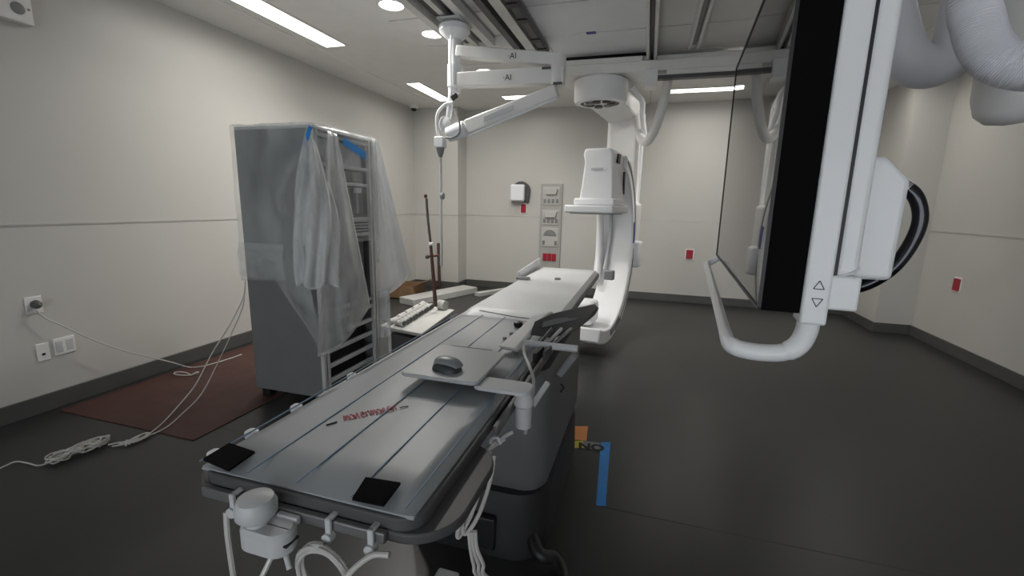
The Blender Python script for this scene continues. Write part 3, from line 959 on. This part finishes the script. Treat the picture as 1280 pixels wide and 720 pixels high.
# ================================================================== rack cabinet under plastic film
KX0, KX1, KY0, KY1, KZ = -2.79, -2.15, 2.55, 3.25, 1.965
t = thing('equipment_rack', ((KX0 + KX1) / 2, (KY0 + KY1) / 2, 0), 'tall grey equipment rack cabinet standing by the left wall', 'cabinet')
MB().box((KX0, KY0, .07), (KX1 - .03, KY0 + .02, KZ)).build('side_panel', 'rack_grey', t, bevel=.004)
MB().box((KX0, KY1 - .02, .07), (KX1 - .03, KY1, KZ)).build('side_panel', 'rack_grey', t, bevel=.004)
MB().box((KX0, KY0 + .02, .07), (KX0 + .02, KY1 - .02, KZ)).build('back_panel', 'rack_grey', t)
MB().box((KX0, KY0, KZ), (KX1, KY1, KZ + .02)).build('top_panel', 'light_grey', t, bevel=.004)
MB().box((KX0, KY0 + .02, .07), (KX1, KY1 - .02, .09)).build('bottom_panel', 'dark_grey', t)
for x_ in (KX0 + .06, KX1 - .06):
    for y_ in (KY0 + .06, KY1 - .06):
        MB().box((x_ - .035, y_ - .035, 0), (x_ + .035, y_ + .035, .07)).build('foot', 'black', t, bevel=.006)
for y0, y1 in ((KY0, KY0 + .025), (KY0 + .04, KY0 + .065), (KY1 - .025, KY1), (KY1 - .065, KY1 - .04)):
    MB().box((KX1 - .03, y0, .09), (KX1, y1, KZ)).build('front_post', 'aluminium', t, bevel=.003)
for z_ in (1.935, 1.74, 1.62, 1.36, 1.24, .70):
    MB().box((KX1 - .035, KY0 + .065, z_ - .012), (KX1 - .005, KY1 - .065, z_ + .012)).build('cross_bar', 'light_grey', t, bevel=.003)
MB().box((KX0 + .1, KY0 + .08, 1.75), (KX1 - .06, KY1 - .08, 1.92)).build('rack_unit', 'light_grey', t, bevel=.004)
MB().box((KX0 + .1, KY0 + .08, 1.64), (KX1 - .05, KY1 - .08, 1.72)).build('rack_unit', 'mid_grey', t, bevel=.004)
du_ = MB().box((KX0 + .1, KY0 + .08, 1.38), (KX1 - .05, KY1 - .08, 1.60)).build('rack_unit', 'dark_grey', t, bevel=.004)
MB().box((KX1 - .05, KY1 - .2, 1.56), (KX1 - .03, KY1 - .13, 1.60)).build('label_plate', 'white', du_)
MB().box((KX1 - .05, KY1 - .19, 1.40), (KX1 - .04, KY1 - .16, 1.56)).build('vertical_strip', 'grey', du_)
for k in range(4):
    MB().box((KX1 - .05, KY0 + .08, 1.265 + .024 * k), (KX1 - .02, KY1 - .08, 1.275 + .024 * k)).build('vent_slat', 'light_grey', t)
MB().box((KX0 + .1, KY0 + .08, .74), (KX1 - .07, KY1 - .08, 1.20)).build('rack_unit', 'mid_grey', t)
MB().box((KX0 + .08, KY0 + .08, .12), (KX1 - .10, KY1 - .08, .66)).build('rack_unit', 'black', t)
for k in range(5):
    MB().box((KX1 - .04, KY0 + .065, .16 + .115 * k), (KX1 - .012, KY1 - .065, .19 + .115 * k)).build('vent_slat', 'light_grey', t, bevel=.003)

# plastic film
sh = thing('plastic_sheet', ((KX0 + KX1) / 2, (KY0 + KY1) / 2, KZ), 'clear crumpled plastic sheet draped over the grey rack cabinet', 'plastic sheet')


def wr_(x, y, a):
    return a * (math.sin(x * 9 + y * 5) + .6 * math.sin(x * 21 - y * 13 + 1) + .35 * math.sin(x * 39 + y * 31))


# top
MB().grid(lambda u, v: Vector((KX0 - .012 + (KX1 - KX0 + .03) * u, KY0 - .018 + (KY1 - KY0 + .03) * v, KZ + .030 + wr_(u * 2, v * 2, .003))), 14, 12).build('top_fold', 'film', sh, smooth=True, solid=.0015)


# near face, down to a loose hem; with a bulge near the bottom
def near(u, v):
    x = KX0 - .014 + (KX1 - KX0 + .028) * u
    hem = .94 if u < .45 else .94 - (u - .45) * .9
    z = KZ + .026 + (hem - KZ - .026) * v
    out = .012 + .01 * v + .012 * max(0, math.sin((v - .75) * 12)) * (v > .75)
    crum = max(0, u - .45) * .14 * (math.sin(v * 7 + u * 3) ** 2)
    y = KY0 - .004 - out - crum - abs(wr_(u * .7, v * .9, .004))
    return Vector((x, y, z))


MB().grid(near, 40, 50).build('near_drape', 'film_thin', sh, smooth=True, solid=.0015)
# loose layer hanging over the near half of the near face (the box-like fold)
MB().grid(lambda u, v: Vector((KX0 - .012 + .40 * u, KY0 - .03 - .018 * math.sin(math.pi * v) - abs(wr_(u, v, .004)), 1.19 - .25 * v - .03 * (1 - u) * (v > .5))), 18, 16).build('folded_band', 'film_thin', sh, smooth=True, solid=.0015)


# haze of film over the open shelf side
MB().grid(lambda u, v: Vector((KX1 + .016 + abs(wr_(u, v, .004)), KY0 - .01 + (KY1 - KY0 + .02) * u, KZ + .024 - .80 * v)), 16, 20).build('shelf_drape', 'film_thin', sh, smooth=True, solid=.0015)


def patch(tl, tr, bl, br, at, fold, fr, bow=0.0):
    def fn(u, v):
        x = (tl[0] * (1 - u) + tr[0] * u) * (1 - v) + (bl[0] * (1 - u) + br[0] * u) * v
        y = (tl[1] * (1 - u) + tr[1] * u) * (1 - v) + (bl[1] * (1 - u) + br[1] * u) * v
        return at(x, y + bow * math.sin(math.pi * u) * v, u, v, fold * (.2 + v) * (math.sin(u * fr + v * 3) + .5 * math.sin(u * fr * 2.3 - v * 4)))
    return fn


# loose triangular flap falling over the shelf side
MB().grid(patch((409, 163), (421, 168), (397, 446), (463, 382), lambda x, y, u, v, f: Px(x, y, KX1 + .05 + .05 * math.sin(v * 2.6) + f), .010, 9, 14), 30, 44).build('corner_flap', 'film', sh, smooth=True, solid=.0015)


# bunched folds at the near right corner
def bunch(u, v):
    a = -1.9 + u * 2.4
    z = 1.93 - 1.0 * v
    r = .02 + .13 * math.sin(min(1, v * 1.2) * math.pi * .62) + .025 * math.sin(u * 22 + v * 9) * v
    return Vector((KX1 - .03 + r * math.cos(a) + .02, KY0 - .01 + r * math.sin(a), z + .02 * math.sin(u * 13)))


MB().grid(bunch, 36, 40).build('bunched_fold', 'film', sh, smooth=True, solid=.0015)


# far flap flaring outward from the far-right corner
MB().grid(patch((464, 172), (473, 176), (449, 372), (514, 344), lambda x, y, u, v, f: Py(x, y, KY1 + .03 + .22 * u * v + f), .016, 11, 12), 28, 40).build('flared_flap', 'film_dense', sh, smooth=True, solid=.0015)
MB().grid(patch((449, 368), (487, 360), (449, 428), (489, 420), lambda x, y, u, v, f: Py(x, y, KY1 + .04 + f), .014, 12, 0), 18, 20).build('trailing_strip', 'film', sh, smooth=True, solid=.0015)


# far face back drape so the sheet closes round the cabinet
MB().grid(lambda u, v: Vector((KX0 - .014 + (KX1 - KX0 + .03) * u, KY1 + .014 + abs(wr_(u * 2, v * 2, .006)), KZ + .026 - 1.0 * v)), 20, 24).build('far_drape', 'film_thin', sh, smooth=True, solid=.0015)


def strip(cs, lab, off):
    mb = MB()
    tag(mb.prism([Vector(c) for c in cs], off).build('tape_strip', 'blue', bevel=.0004), lab, 'tape', 'blue tape on the plastic sheet')


yt = KY0 - .04
strip([Py(386, 157, yt), Py(391, 159, yt), Py(382, 183, yt), Py(377, 181, yt)], 'blue tape strip at the top corner of the sheet on the cabinet side', (0, -.0015, 0))
xt = KX1 + .035
strip([Px(430, 172, xt), Px(457, 190, xt), Px(457, 200, xt), Px(428, 180, xt)], 'slanting blue tape strip on the shelf side of the sheet', (.0015, 0, 0))

# floor board and cables by the cabinet
tag(MB().box((-3.86, 1.9, 0), (-2.62, 3.75, .006)).build('floor_board', 'hardboard'), 'reddish brown hardboard sheet lying on the floor under the cabinet', 'board')
g_ = 'white cables on the floor'


def cable(name, pts, r, label, n=8):
    return tag(MB().tube(spline(pts, n), r, 8).build(name, 'cable_white', smooth=True), label, 'cable', g_)


def Fz(x, y, h=.012):
    return Pz(x, y, h)


cable('floor_cable', [Py(307, 350, 2.75), Py(304, 372, 2.72), Py(288, 405, 2.62), Py(266, 440, 2.5), Py(245, 480, 2.32), Fz(225, 505, .05), Fz(205, 527), Fz(188, 541), Fz(170, 550), Fz(150, 553), Fz(135, 556)], .0045, 'white cable falling from the cabinet side in a smooth curve, the upper of two')
cable('floor_cable', [Py(306, 362, 2.78), Py(303, 385, 2.74), Py(288, 420, 2.62), Py(270, 458, 2.48), Py(252, 492, 2.3), Fz(228, 517, .04), Fz(208, 534), Fz(185, 545), Fz(165, 553), Fz(140, 558)], .004, 'white cable falling from the cabinet side, lower and slacker of two')
# tied bundle
bp_ = []
ca_, cb_ = Pz(70, 574, .02), Pz(128, 552, .02)
for k in range(0, 210):
    u = k / 209
    a = k * .62
    c = ca_.lerp(cb_, .5 + .46 * math.sin(k * .233))
    bp_.append(Vector((c.x + .04 * math.cos(a) * (1 + .3 * math.sin(k * .7)), c.y + .05 * math.sin(a), .012 + .03 * abs(math.sin(a * .5 + k * .09)))))
tag(MB().tube(spline(bp_, 2), .0042, 6).build('tangled_cable', 'cable_white', smooth=True), 'tangled bundle of white cable on the bare floor', 'cable', g_)
bp_ = []
ca_, cb_ = Pz(152, 556, .02), Pz(182, 544, .02)
for k in range(0, 60):
    a = k * .62
    c = ca_.lerp(cb_, .5 + .5 * math.sin(k * .33))
    bp_.append(Vector((c.x + .02 * math.cos(a), c.y + .025 * math.sin(a), .012 + .015 * abs(math.sin(a * .5)))))
tag(MB().tube(spline(bp_, 2), .004, 6).build('tangled_cable', 'cable_white', smooth=True), 'smaller knot of white cable between the tangled bundle and the brown board', 'cable', g_)
cable('floor_cable', [Fz(62, 578), Fz(48, 582), Fz(35, 579), Fz(20, 577), Fz(5, 583), Fz(-15, 592), Fz(-40, 598)], .004, 'white cable end running out of the tangle to the left')
cable('socket_cable', [Px(45, 388, XL + .05), Px(56, 397, XL + .06), Px(80, 408, XL + .08), Px(110, 422, XL + .10), Px(150, 437, XL + .11), Px(190, 447, XL + .13), Px(215, 453, XL + .17), Fz(236, 459), Fz(252, 458), Fz(268, 454), Fz(288, 448), Fz(302, 443)], .005, 'thin cable running from the wall socket down to the brown board')
bp_ = []
ca_, cb_ = Pz(222, 466, .03), Pz(248, 466, .03)
for k in range(0, 50):
    a = k * .7
    c = ca_.lerp(cb_, .5 + .5 * math.sin(k * .35))
    bp_.append(Vector((c.x + .03 * math.cos(a), c.y + .03 * math.sin(a), .014 + .015 * abs(math.sin(a * .5)))))
tag(MB().tube(spline(bp_, 2), .004, 6).build('tangled_cable', 'cable_white', smooth=True), 'small loose tangle of cable on the brown board beside the wall', 'cable', g_)

# ================================================================== wall fittings, left
t = thing('wall_socket', (XL, 1.905, .70), 'white wall socket with a plug in it, above the two plates', 'socket')
MB().box((XL, 1.86, .70), (XL + .008, 1.95, .815)).build('face_plate', 'white_warm', t, bevel=.003)
MB().lathe((XL + .008, 1.91, .765), [(.028, 0), (.026, .03), (.016, .042), (.008, .05)], 16, (1, 0, -.25)).build('plug', 'dark_grey', t, smooth=True)
t = thing('wall_plate', (XL, 1.91, .36), 'narrow white wall plate with one dark jack', 'wall plate', 'plates low on the left wall')
MB().box((XL, 1.875, .36), (XL + .008, 1.945, .485)).build('face_plate', 'white_warm', t, bevel=.003)
MB().box((XL + .007, 1.90, .40), (XL + .010, 1.918, .415)).build('jack', 'black', t)
t = thing('wall_plate', (XL, 2.03, .37), 'wide white wall plate with double outlet, right of the jack plate', 'wall plate', 'plates low on the left wall')
MB().box((XL, 1.97, .375), (XL + .008, 2.095, .495)).build('face_plate', 'white_warm', t, bevel=.003)
for y_ in (2.0, 2.062):
    MB().box((XL + .007, y_ - .02, .395), (XL + .011, y_ + .02, .475)).build('outlet', 'light_grey', t, bevel=.002)
t = thing('wall_box', (XL, 1.9, 2.54), 'white box with a round grey grille high on the left wall', 'wall speaker')
MB().box((XL, 1.62, 2.565), (XL + .06, 2.13, 2.93)).build('housing', 'white_warm', t, bevel=.006)
q = Px(22, 10, XL + .06)
MB().lathe((XL + .06, q.y, q.z), [(.035, 0), (.035, .004), (.028, .007), (.001, .007)], 22, (1, 0, 0)).build('round_grille', 'mid_grey', t, smooth=True)
MB().lathe((XL + .06, 2.11, q.z + .01), [(.008, 0), (.006, .003)], 8, (1, 0, 0)).build('screw', 'mid_grey', t)

# ================================================================== wall fittings, back
t = thing('wall_dispenser', (-2.11, YB, 1.52), 'white dispenser with dark rounded rim on the back wall', 'dispenser')
pts = []
for k in range(13):
    a = math.pi * k / 12
    pts.append((-2.10 + .165 * math.cos(a), YB, 1.72 + .165 * math.sin(a)))
pts += [(-2.265, YB, 1.53), (-1.96, YB, 1.53)]
MB().prism(pts, (0, -.05, 0)).build('back_rim', 'dark_grey', t, bevel=.01)
MB().box((-2.27, YB - .13, 1.55), (-2.02, YB - .04, 1.83)).build('cover', 'white', t, bevel=.03, seg=3)
MB().box((-2.25, YB - .09, 1.52), (-2.03, YB - .03, 1.555)).build('outlet_tray', 'mid_grey', t, bevel=.01)


def red_switch(loc, along, n, w_, h_, label):
    tt = thing('alarm_switch', loc, label, 'wall switch', 'red wall switches')
    u = Vector(along); nn = Vector(n); c = Vector(loc)
    MB().obox(c + nn * .004, u, nn, (0, 0, 1), w_ * 1.35, .004, h_ * 1.25).build('face_plate', 'white_warm', tt, bevel=.002)
    MB().obox(c + nn * .012, u, nn, (0, 0, 1), w_, .006, h_).build('red_cover', 'red', tt, bevel=.002)


red_switch((-2.055, YB, 1.43), (1, 0, 0), (0, -1, 0), .045, .07, 'red wall switch just below the dispenser')
red_switch((.68, YB, .78), (1, 0, 0), (0, -1, 0), .05, .07, 'red wall switch low on the back wall, right of the C-arm')
red_switch((XR, 5.91, .75), (0, 1, 0), (-1, 0, 0), .05, .065, 'red wall switch low on the right wall')

t = thing('service_panel', (-1.55, YB, .48), 'tall grey wall panel with socket rows and red outlets at the bottom', 'socket panel')
PX0, PX1 = -1.755, -1.385
MB().box((PX0, YB - .03, .40), (PX1, YB, 1.85)).build('back_plate', 'panel_grey', t, bevel=.006)
for z0, z1 in ((1.50, 1.80), (1.17, 1.42), (.80, 1.12)):
    fp_ = MB().box((PX0 + .04, YB - .04, z0), (PX1 - .04, YB - .028, z1)).build('face_plate', 'panel_light', t, bevel=.004)
    if z0 > 1.1:
        MB().prism([(PX0 + .07, YB - .042, z1 - .03), (PX1 - .07, YB - .042, z1 - .03), (PX1 - .10, YB - .042, z1 - .13), (PX0 + .10, YB - .042, z1 - .13)], (0, -.04, 0)).build('hood', 'panel_light', fp_, bevel=.008)
    for k in range(4 if z0 > 1.1 else 2):
        nn_ = 4 if z0 > 1.1 else 2
        xx = PX0 + .08 + (PX1 - PX0 - .16) * (k + .0) / (nn_ - 1)
        MB().box((xx - .022, YB - .048, z0 + .03), (xx + .022, YB - .036, z0 + .10)).build('socket', 'mid_grey', fp_, bevel=.003)
mb = MB()
pts = [(-1.57 + .11 * math.cos(math.pi * k / 10), YB - .05, .985 + .10 * math.sin(math.pi * k / 10)) for k in range(11)]
mb.prism(pts, (0, .012, 0)).build('gas_outlet', 'mid_grey', t, bevel=.003)
for k in range(3):
    MB().box((PX0 + .075 + .08 * k, YB - .045, .555), (PX0 + .145 + .08 * k, YB - .028, .68)).build('red_outlet', 'red', t, bevel=.004)

# ================================================================== crate table, parts and pipes on the floor behind the table
CZ = .40
c0, c1_, c2_, c3_ = Pz(480, 408, CZ), Pz(527, 417, CZ), Pz(568, 387, CZ), None
c3_ = c0 + (c2_ - c1_)
t = thing('work_cart', (c0.x + .2, c0.y + .4, 0), 'low white topped cart standing between cabinet and patient table', 'cart')
poly = [c0, c1_, c2_, c3_]
MB().prism([Vector((p.x, p.y, CZ - .03)) for p in poly], (0, 0, .03)).build('top', 'foam', t, bevel=.006)
ctr = (c0 + c1_ + c2_ + c3_) / 4
inn = [ctr + (p - ctr) * .86 for p in poly]
for p in inn:
    MB().tube([(p.x, p.y, 0), (p.x, p.y, CZ - .03)], .016, 10).build('leg', 'white_warm', t, smooth=True)
MB().prism([Vector((p.x, p.y, .12)) for p in inn], (0, 0, .2)).build('shelf_box', 'dark_grey', t, bevel=.01)
ee = (c2_ - c1_).normalized(); ff = (c1_ - c0).normalized()
EL, FL = (c2_ - c1_).length, (c1_ - c0).length
ORD = ('first', 'second', 'third', 'fourth', 'fifth', 'sixth', 'seventh', 'eighth', 'ninth', 'tenth', 'eleventh')
for k in range(11):
    p = c0 + ee * (EL * (.10 + .078 * k)) + ff * (FL * .30)
    a = Vector((p.x, p.y, CZ + .03))
    q = thing('pipe_fitting', (a.x, a.y, CZ), ORD[k] + ' white pipe fitting from the near end of the row on the cart', 'pipe fitting', 'row of pipe fittings on the cart')
    d_ = (ff * 1.0 + ee * (.06 if k % 2 else -.06)).normalized()
    MB().lathe(a, [(.026, -.05), (.03, -.045), (.03, -.02), (.022, -.015), (.022, .03), (.03, .035), (.03, .055), (.024, .06)], 14, d_).build('sleeve', 'foam', q, smooth=True)
    MB().lathe(a + d_ * .055, [(.022, 0), (.022, .012)], 14, d_).build('bore', 'dark_grey', q, smooth=True)
for k in range(5):
    p = c0 + ee * (EL * (.14 + .19 * k)) + ff * .035
    q = MB().lathe((p.x, p.y, CZ + .028), [(.018, -.07), (.024, -.066), (.024, .066), (.018, .07)], 14, (ee + ff * (.12 - .06 * k)).normalized())
    tag(q.build('white_sleeve', 'foam', smooth=True), ORD[k] + ' loose white sleeve from the near end, behind the row of fittings', 'sleeve', 'loose sleeves on the cart')
MB().prism([Vector((p.x, p.y, CZ - .03)) for p in (c0 - ff * .05, c0, c3_, c3_ - ff * .05)], (0, 0, .03)).build('top', 'foam', t, bevel=.006)
mb = MB()
p = c2_ - ff * .13 - ee * .07
tag(MB().lathe((p.x, p.y, CZ + .0505), [(.03, -.045), (.05, -.04), (.05, .05), (.035, .055)], 18, (1, -.3, 0)).build('tape_roll', 'foam', smooth=True), 'white roll at the far end of the cart', 'roll')
# cardboard and panels on the floor further back
fa = Pz(500, 372, 0) + Vector((.05, .1, 0))
bx_ = thing('cardboard_box', (fa.x, fa.y, 0), 'open brown cardboard box on the floor behind the cart', 'box')
W_, D_, H_ = .24, .2, .22
MB().box((fa.x - W_, fa.y - D_, 0), (fa.x + W_, fa.y + D_, .015)).build('bottom', 'cardboard', bx_)
MB().box((fa.x - W_, fa.y - D_, .0), (fa.x + W_, fa.y - D_ + .012, H_)).build('side', 'cardboard', bx_)
MB().box((fa.x - W_, fa.y + D_ - .012, .0), (fa.x + W_, fa.y + D_, H_)).build('side', 'cardboard', bx_)
MB().box((fa.x - W_, fa.y - D_ + .012, .0), (fa.x - W_ + .012, fa.y + D_ - .012, H_)).build('side', 'cardboard', bx_)
MB().box((fa.x + W_ - .012, fa.y - D_ + .012, .0), (fa.x + W_, fa.y + D_ - .012, H_)).build('side', 'cardboard', bx_)
MB().obox((fa.x + W_ + .06, fa.y, H_ + .03), (1, 0, .5), (0, 1, 0), (-.5, 0, 1), .09, .2, .005).build('flap', 'cardboard', bx_)
pa, pb2 = Pz(508, 377, .05), Pz(588, 361, .05)
dd = (pb2 - pa).normalized()
tag(MB().obox((pa + pb2) / 2, dd, (-dd.y, dd.x, 0), (0, 0, 1), (pb2 - pa).length / 2, .16, .05).build('long_carton', 'foam', bevel=.008), 'long flat white carton on the floor beyond the cart', 'carton')
pa, pb2 = Pz(560, 371, .03), Pz(606, 364, .03)
dd = (pb2 - pa).normalized()
tag(MB().obox((pa + pb2) / 2 + Vector((.35, .35, 0)), dd, (-dd.y, dd.x, 0), (0, 0, 1), (pb2 - pa).length / 2, .06, .03).build('flat_strip', 'foam', bevel=.004), 'short white strip on the floor beside the pillar', 'strip')
# copper pipe standing up from the cart
pY = 4.02
t = thing('copper_pipe', Py(544, 380, pY), 'tall thin copper pipe leaning upright at the cart with a bright coupling', 'pipe')
MB().tube([Py(544.5, 383, pY), Py(542, 350, pY), Py(538.5, 306, pY)], [.020, .019, .015], 10).build('lower_pipe', 'copper', t, smooth=True)
MB().tube([Py(538.5, 306, pY), Py(535, 275, pY), Py(533, 248, pY)], .0115, 10).build('upper_pipe', 'copper', t, smooth=True)
for a_, b_ in (((533.2, 250), (533.8, 262)), ((534.2, 268), (535.6, 281)), ((536, 285), (537, 294))):
    MB().tube([Py(*a_, pY), Py(*b_, pY)], .013, 10).build('dark_sleeve', 'dark_grey', t, smooth=True)
q = Py(538.5, 305, pY)
MB().lathe(q, [(.018, -.012), (.02, -.01), (.02, .012), (.015, .016)], 12).build('coupling', 'white', t, smooth=True)
q = Py(532, 245, pY)
MB().lathe(q, [(.008, -.02), (.016, -.01), (.016, .012), (.006, .02)], 12).build('top_cap', 'copper', t, smooth=True)
q0, q1 = Py(534, 321, pY), Py(549, 319, pY)
MB().tube([q0, q1], .012, 10).build('cross_pipe', 'copper', t, smooth=True)
MB().lathe(q0, [(.02, -.012), (.024, 0), (.02, .012)], 12, (1, 0, 0)).build('cross_cap', 'dark_grey', t, smooth=True)
# pipe leaning at the pillar
fb = Pz(549, 359, 0)
t0_ = Py(547.5, 304, PLY - .05)
tag(MB().tube([Vector((Py(549.5, 358, PLY - .10).x, PLY - .10, 0.003)), Vector((t0_.x, PLY - .035, t0_.z))], .026, 12).build('short_pipe', 'copper', smooth=True), 'short reddish pipe standing against the back left pillar', 'pipe')

# ================================================================== marks on the floor
ta = [Pz(x, y, 0) for x, y in ((751, 553), (763, 553), (757, 633), (745, 632))]
tag(MB().prism([Vector((p.x, p.y, .0004)) for p in ta], (0, 0, .0012)).build('floor_tape', 'blue'), 'long blue tape strip on the floor right of the pedestal', 'tape')
no = [Pz(x, y, 0) for x, y in ((714, 533), (735, 533), (733, 551), (711, 549))]
tag(MB().prism([Vector((p.x, p.y, .0004)) for p in no], (0, 0, .0012)).build('sticky_note', 'orange'), 'orange paper square on the floor beside the pedestal', 'note')
t = thing('floor_label', Pz(730, 556, 0), 'yellow tape with black handwritten letters NO on the floor', 'floor label')
yl = [Pz(x, y, 0) for x, y in ((712, 551), (729, 551), (729, 560), (707, 560))]
MB().prism([Vector((p.x, p.y, .0004)) for p in yl], (0, 0, .0011)).build('yellow_tape', 'yellow', t)
cl = [Pz(x, y, 0) for x, y in ((729, 551), (750, 554), (749, 563), (729, 560))]
MB().prism([Vector((p.x, p.y, .0004)) for p in cl], (0, 0, .0009)).build('clear_tape', 'mid_grey', t)
a_, b_ = Pz(730, 558, .002), Pz(748, 560, .002)
text_mesh('lettering', 'NO', .10, 'ink', t, (a_ + b_) / 2, (b_ - a_), Vector((-(b_ - a_).y, (b_ - a_).x, 0)), .001, .005)
MB().obox(Pz(711, 553, .002), (1, .5, 0), (-.5, 1, 0), (0, 0, 1), .014, .006, .0006).build('ink_stroke', 'ink', t)

# ================================================================== large monitor on the right
ma = math.radians(3.617)
md = Vector((math.sin(ma), math.cos(ma), 0))        # along the screen, away from the camera
mn = Vector((md.y, -md.x, 0))                       # from the screen to its back
M0 = Vector((.2555, 1.10, 1.2775))
ML, MH, MT = 1.25, .845, .118
Z_ = Vector((0, 0, 1))
t = thing('ceiling_monitor', M0 + mn * .2 + md * .6, 'huge dark ceiling hung monitor seen edge-on with white back and handle tube', 'monitor')


def mo(l, n_, h):
    return M0 + md * l + mn * n_ + Z_ * h


def mbox(l0, l1, n0, n1, h0, h1):
    return MB().add([mo(l, n_, h) for h in (h0, h1) for l, n_ in ((l0, n0), (l1, n0), (l1, n1), (l0, n1))],
                    [(0, 3, 2, 1), (4, 5, 6, 7), (0, 1, 5, 4), (1, 2, 6, 5), (2, 3, 7, 6), (3, 0, 4, 7)])


MT, MTOP = .080, .86
mbox(.004, ML - .004, .0, .006, .004, MH - .004).build('screen_glass', 'screen', t)
for a_ in ((0, .007, 0, MH), (ML - .007, ML, 0, MH), (0, ML, 0, .007), (0, ML, MH - .007, MH)):
    mbox(a_[0], a_[1], -.003, .004, a_[2], a_[3]).build('bezel', 'black', t)
mbox(0, ML, .003, MT, 0, MH).build('black_housing', 'matte_black', t, bevel=.003)
ec = mbox(-.006, .06, MT, .131, -.022, MTOP).build('edge_cover', 'white', t, bevel=.006, seg=3)
bc = mbox(.006, ML - .05, .1335, .178, .088, MTOP).build('back_cover', 'white', t, bevel=.012, seg=3)
mbox(-.003, .10, .128, .183, .014, .088).build('lower_block', 'white', t, bevel=.006, seg=3)
mbox(.004, ML - .05, .128, .139, .02, MTOP - .01).build('cover_gap', 'black', bc)
# scooped finger recess at the foot of the back cover
sv = []
MB().grid(lambda u, v: mo(-.002 + .03 * math.sin(v * math.pi / 2), .134 + .042 * u, .087 + .045 * (1 - math.cos(v * math.pi / 2)) + .02 * u * u), 8, 8).build('finger_recess', 'white', t, smooth=True, solid=.002)
for hc_, up_ in ((.066, 1), (.029, -1)):
    tri = [mo(-.0066, .107 + a * .010, hc_ + up_ * b * .010) for a, b in ((-1, -.8), (1, -.8), (0, 1))]
    MB().tube([tri[0], tri[1]], .0009, 6).tube([tri[1], tri[2]], .0009, 6).tube([tri[2], tri[0]], .0009, 6).build('arrow_mark', 'ink', ec)
hp = spline([mo(.03, .106, -.015), mo(.02, .102, -.045), mo(.012, .088, -.075), mo(.01, .062, -.094), mo(.01, .02, -.101), mo(.012, -.02, -.100), mo(.02, -.044, -.094), mo(.06, -.052, -.086), mo(.3, -.051, -.075), mo(.8, -.047, -.055), mo(1.14, -.044, -.042), mo(1.19, -.038, -.036), mo(1.21, -.02, -.026), mo(1.21, .0, -.012), mo(1.21, .02, .0)], 7)
hr = [.0225 if k < 20 else (.020 if k < 42 else max(.0145, .020 - .0006 * (k - 42))) for k in range(len(hp))]
MB().tube(hp, hr, 16).build('handle_tube', 'white', t, smooth=True)
bx2 = [mo(.15, n_, h) for n_, h in ((.175, .062), (.290, .066), (.293, .296), (.262, .326), (.243, .346), (.175, .35))]
MB().prism(bx2, md * .34).build('bracket_box', 'white', t, bevel=.012, seg=3)
ap = spline([mo(.20, .285, .292), mo(.19, .318, .262), mo(.19, .336, .21), mo(.19, .327, .15), mo(.19, .30, .092), mo(.19, .255, .050), mo(.19, .21, .036), mo(.19, .16, .034)], 7)
MB().tube(ap, .0155, 16).build('curved_grip', 'dark_chrome', t, smooth=True)
MB().tube(ap[:5], .0172, 16).build('grip_collar', 'chrome', t, smooth=True)
cx_, cy_ = Py(1260, 130, 2.0).x, 2.0
top_ = mo(.6, .178, MTOP)
mbox(.5, .72, .14, .26, MTOP - .2, MTOP + .28).build('neck', 'white', t, bevel=.02)
MB().tube([mo(.61, .22, MTOP + .24), Vector((cx_, cy_, M0.z + MTOP + .24))], .06, 18).build('boom_arm', 'white', t, smooth=True)
zb = Py(1258, 157, 2.0).z
MB().lathe((cx_, cy_, zb), [(.001, 0), (.05, .008), (.08, .035), (.095, .09), (.098, .25), (.098, ZC - zb)], 28).build('suspension_column', 'white_warm', t, smooth=True)
# hoses of the suspension
hs = []
hpts = spline([Vector((Py(1220, 0, 1.62).x, 1.62, ZC)), Vector((Py(1220, 0, 1.62).x, 1.62, 2.5)), Py(1220, -20, 1.62), Py(1222, 30, 1.6), Py(1234, 62, 1.58), Py(1258, 80, 1.56), Py(1295, 86, 1.55), Py(1335, 80, 1.55), Py(1365, 40, 1.56), Py(1370, -30, 1.58), Vector((Py(1372, 0, 1.6).x, 1.6, 2.5)), Vector((Py(1372, 0, 1.6).x, 1.6, ZC))], 30)
hr = [.0515 + (.0028 if k % 2 else 0) for k in range(len(hpts))]
hpts = [Vector((0, 0, 0)) + p for p in hpts]
ho = MB().tube(hpts, hr, 20).build('corrugated_hose', 'hose', smooth=True)
tag(ho, 'thick white corrugated hose looping down at the top right corner', 'hose', 'hoses of the monitor suspension')
HY = 2.15
hz = spline([Vector((Py(1112, 0, HY).x, HY, ZC)), Vector((Py(1112, 0, HY).x, HY, 2.6)), Py(1113, -10, HY), Py(1119, 42, HY), Py(1136, 76, HY), Py(1164, 83, HY), Py(1190, 66, HY), Py(1206, 20, HY), Vector((Py(1210, 0, HY).x, HY, 2.6)), Vector((Py(1210, 0, HY).x, HY, ZC))], 8)
tag(MB().tube(hz, .076, 18).build('smooth_hose', 'hose', smooth=True), 'smooth white sleeved hose hanging in a U behind the monitor', 'hose', 'hoses of the monitor suspension')
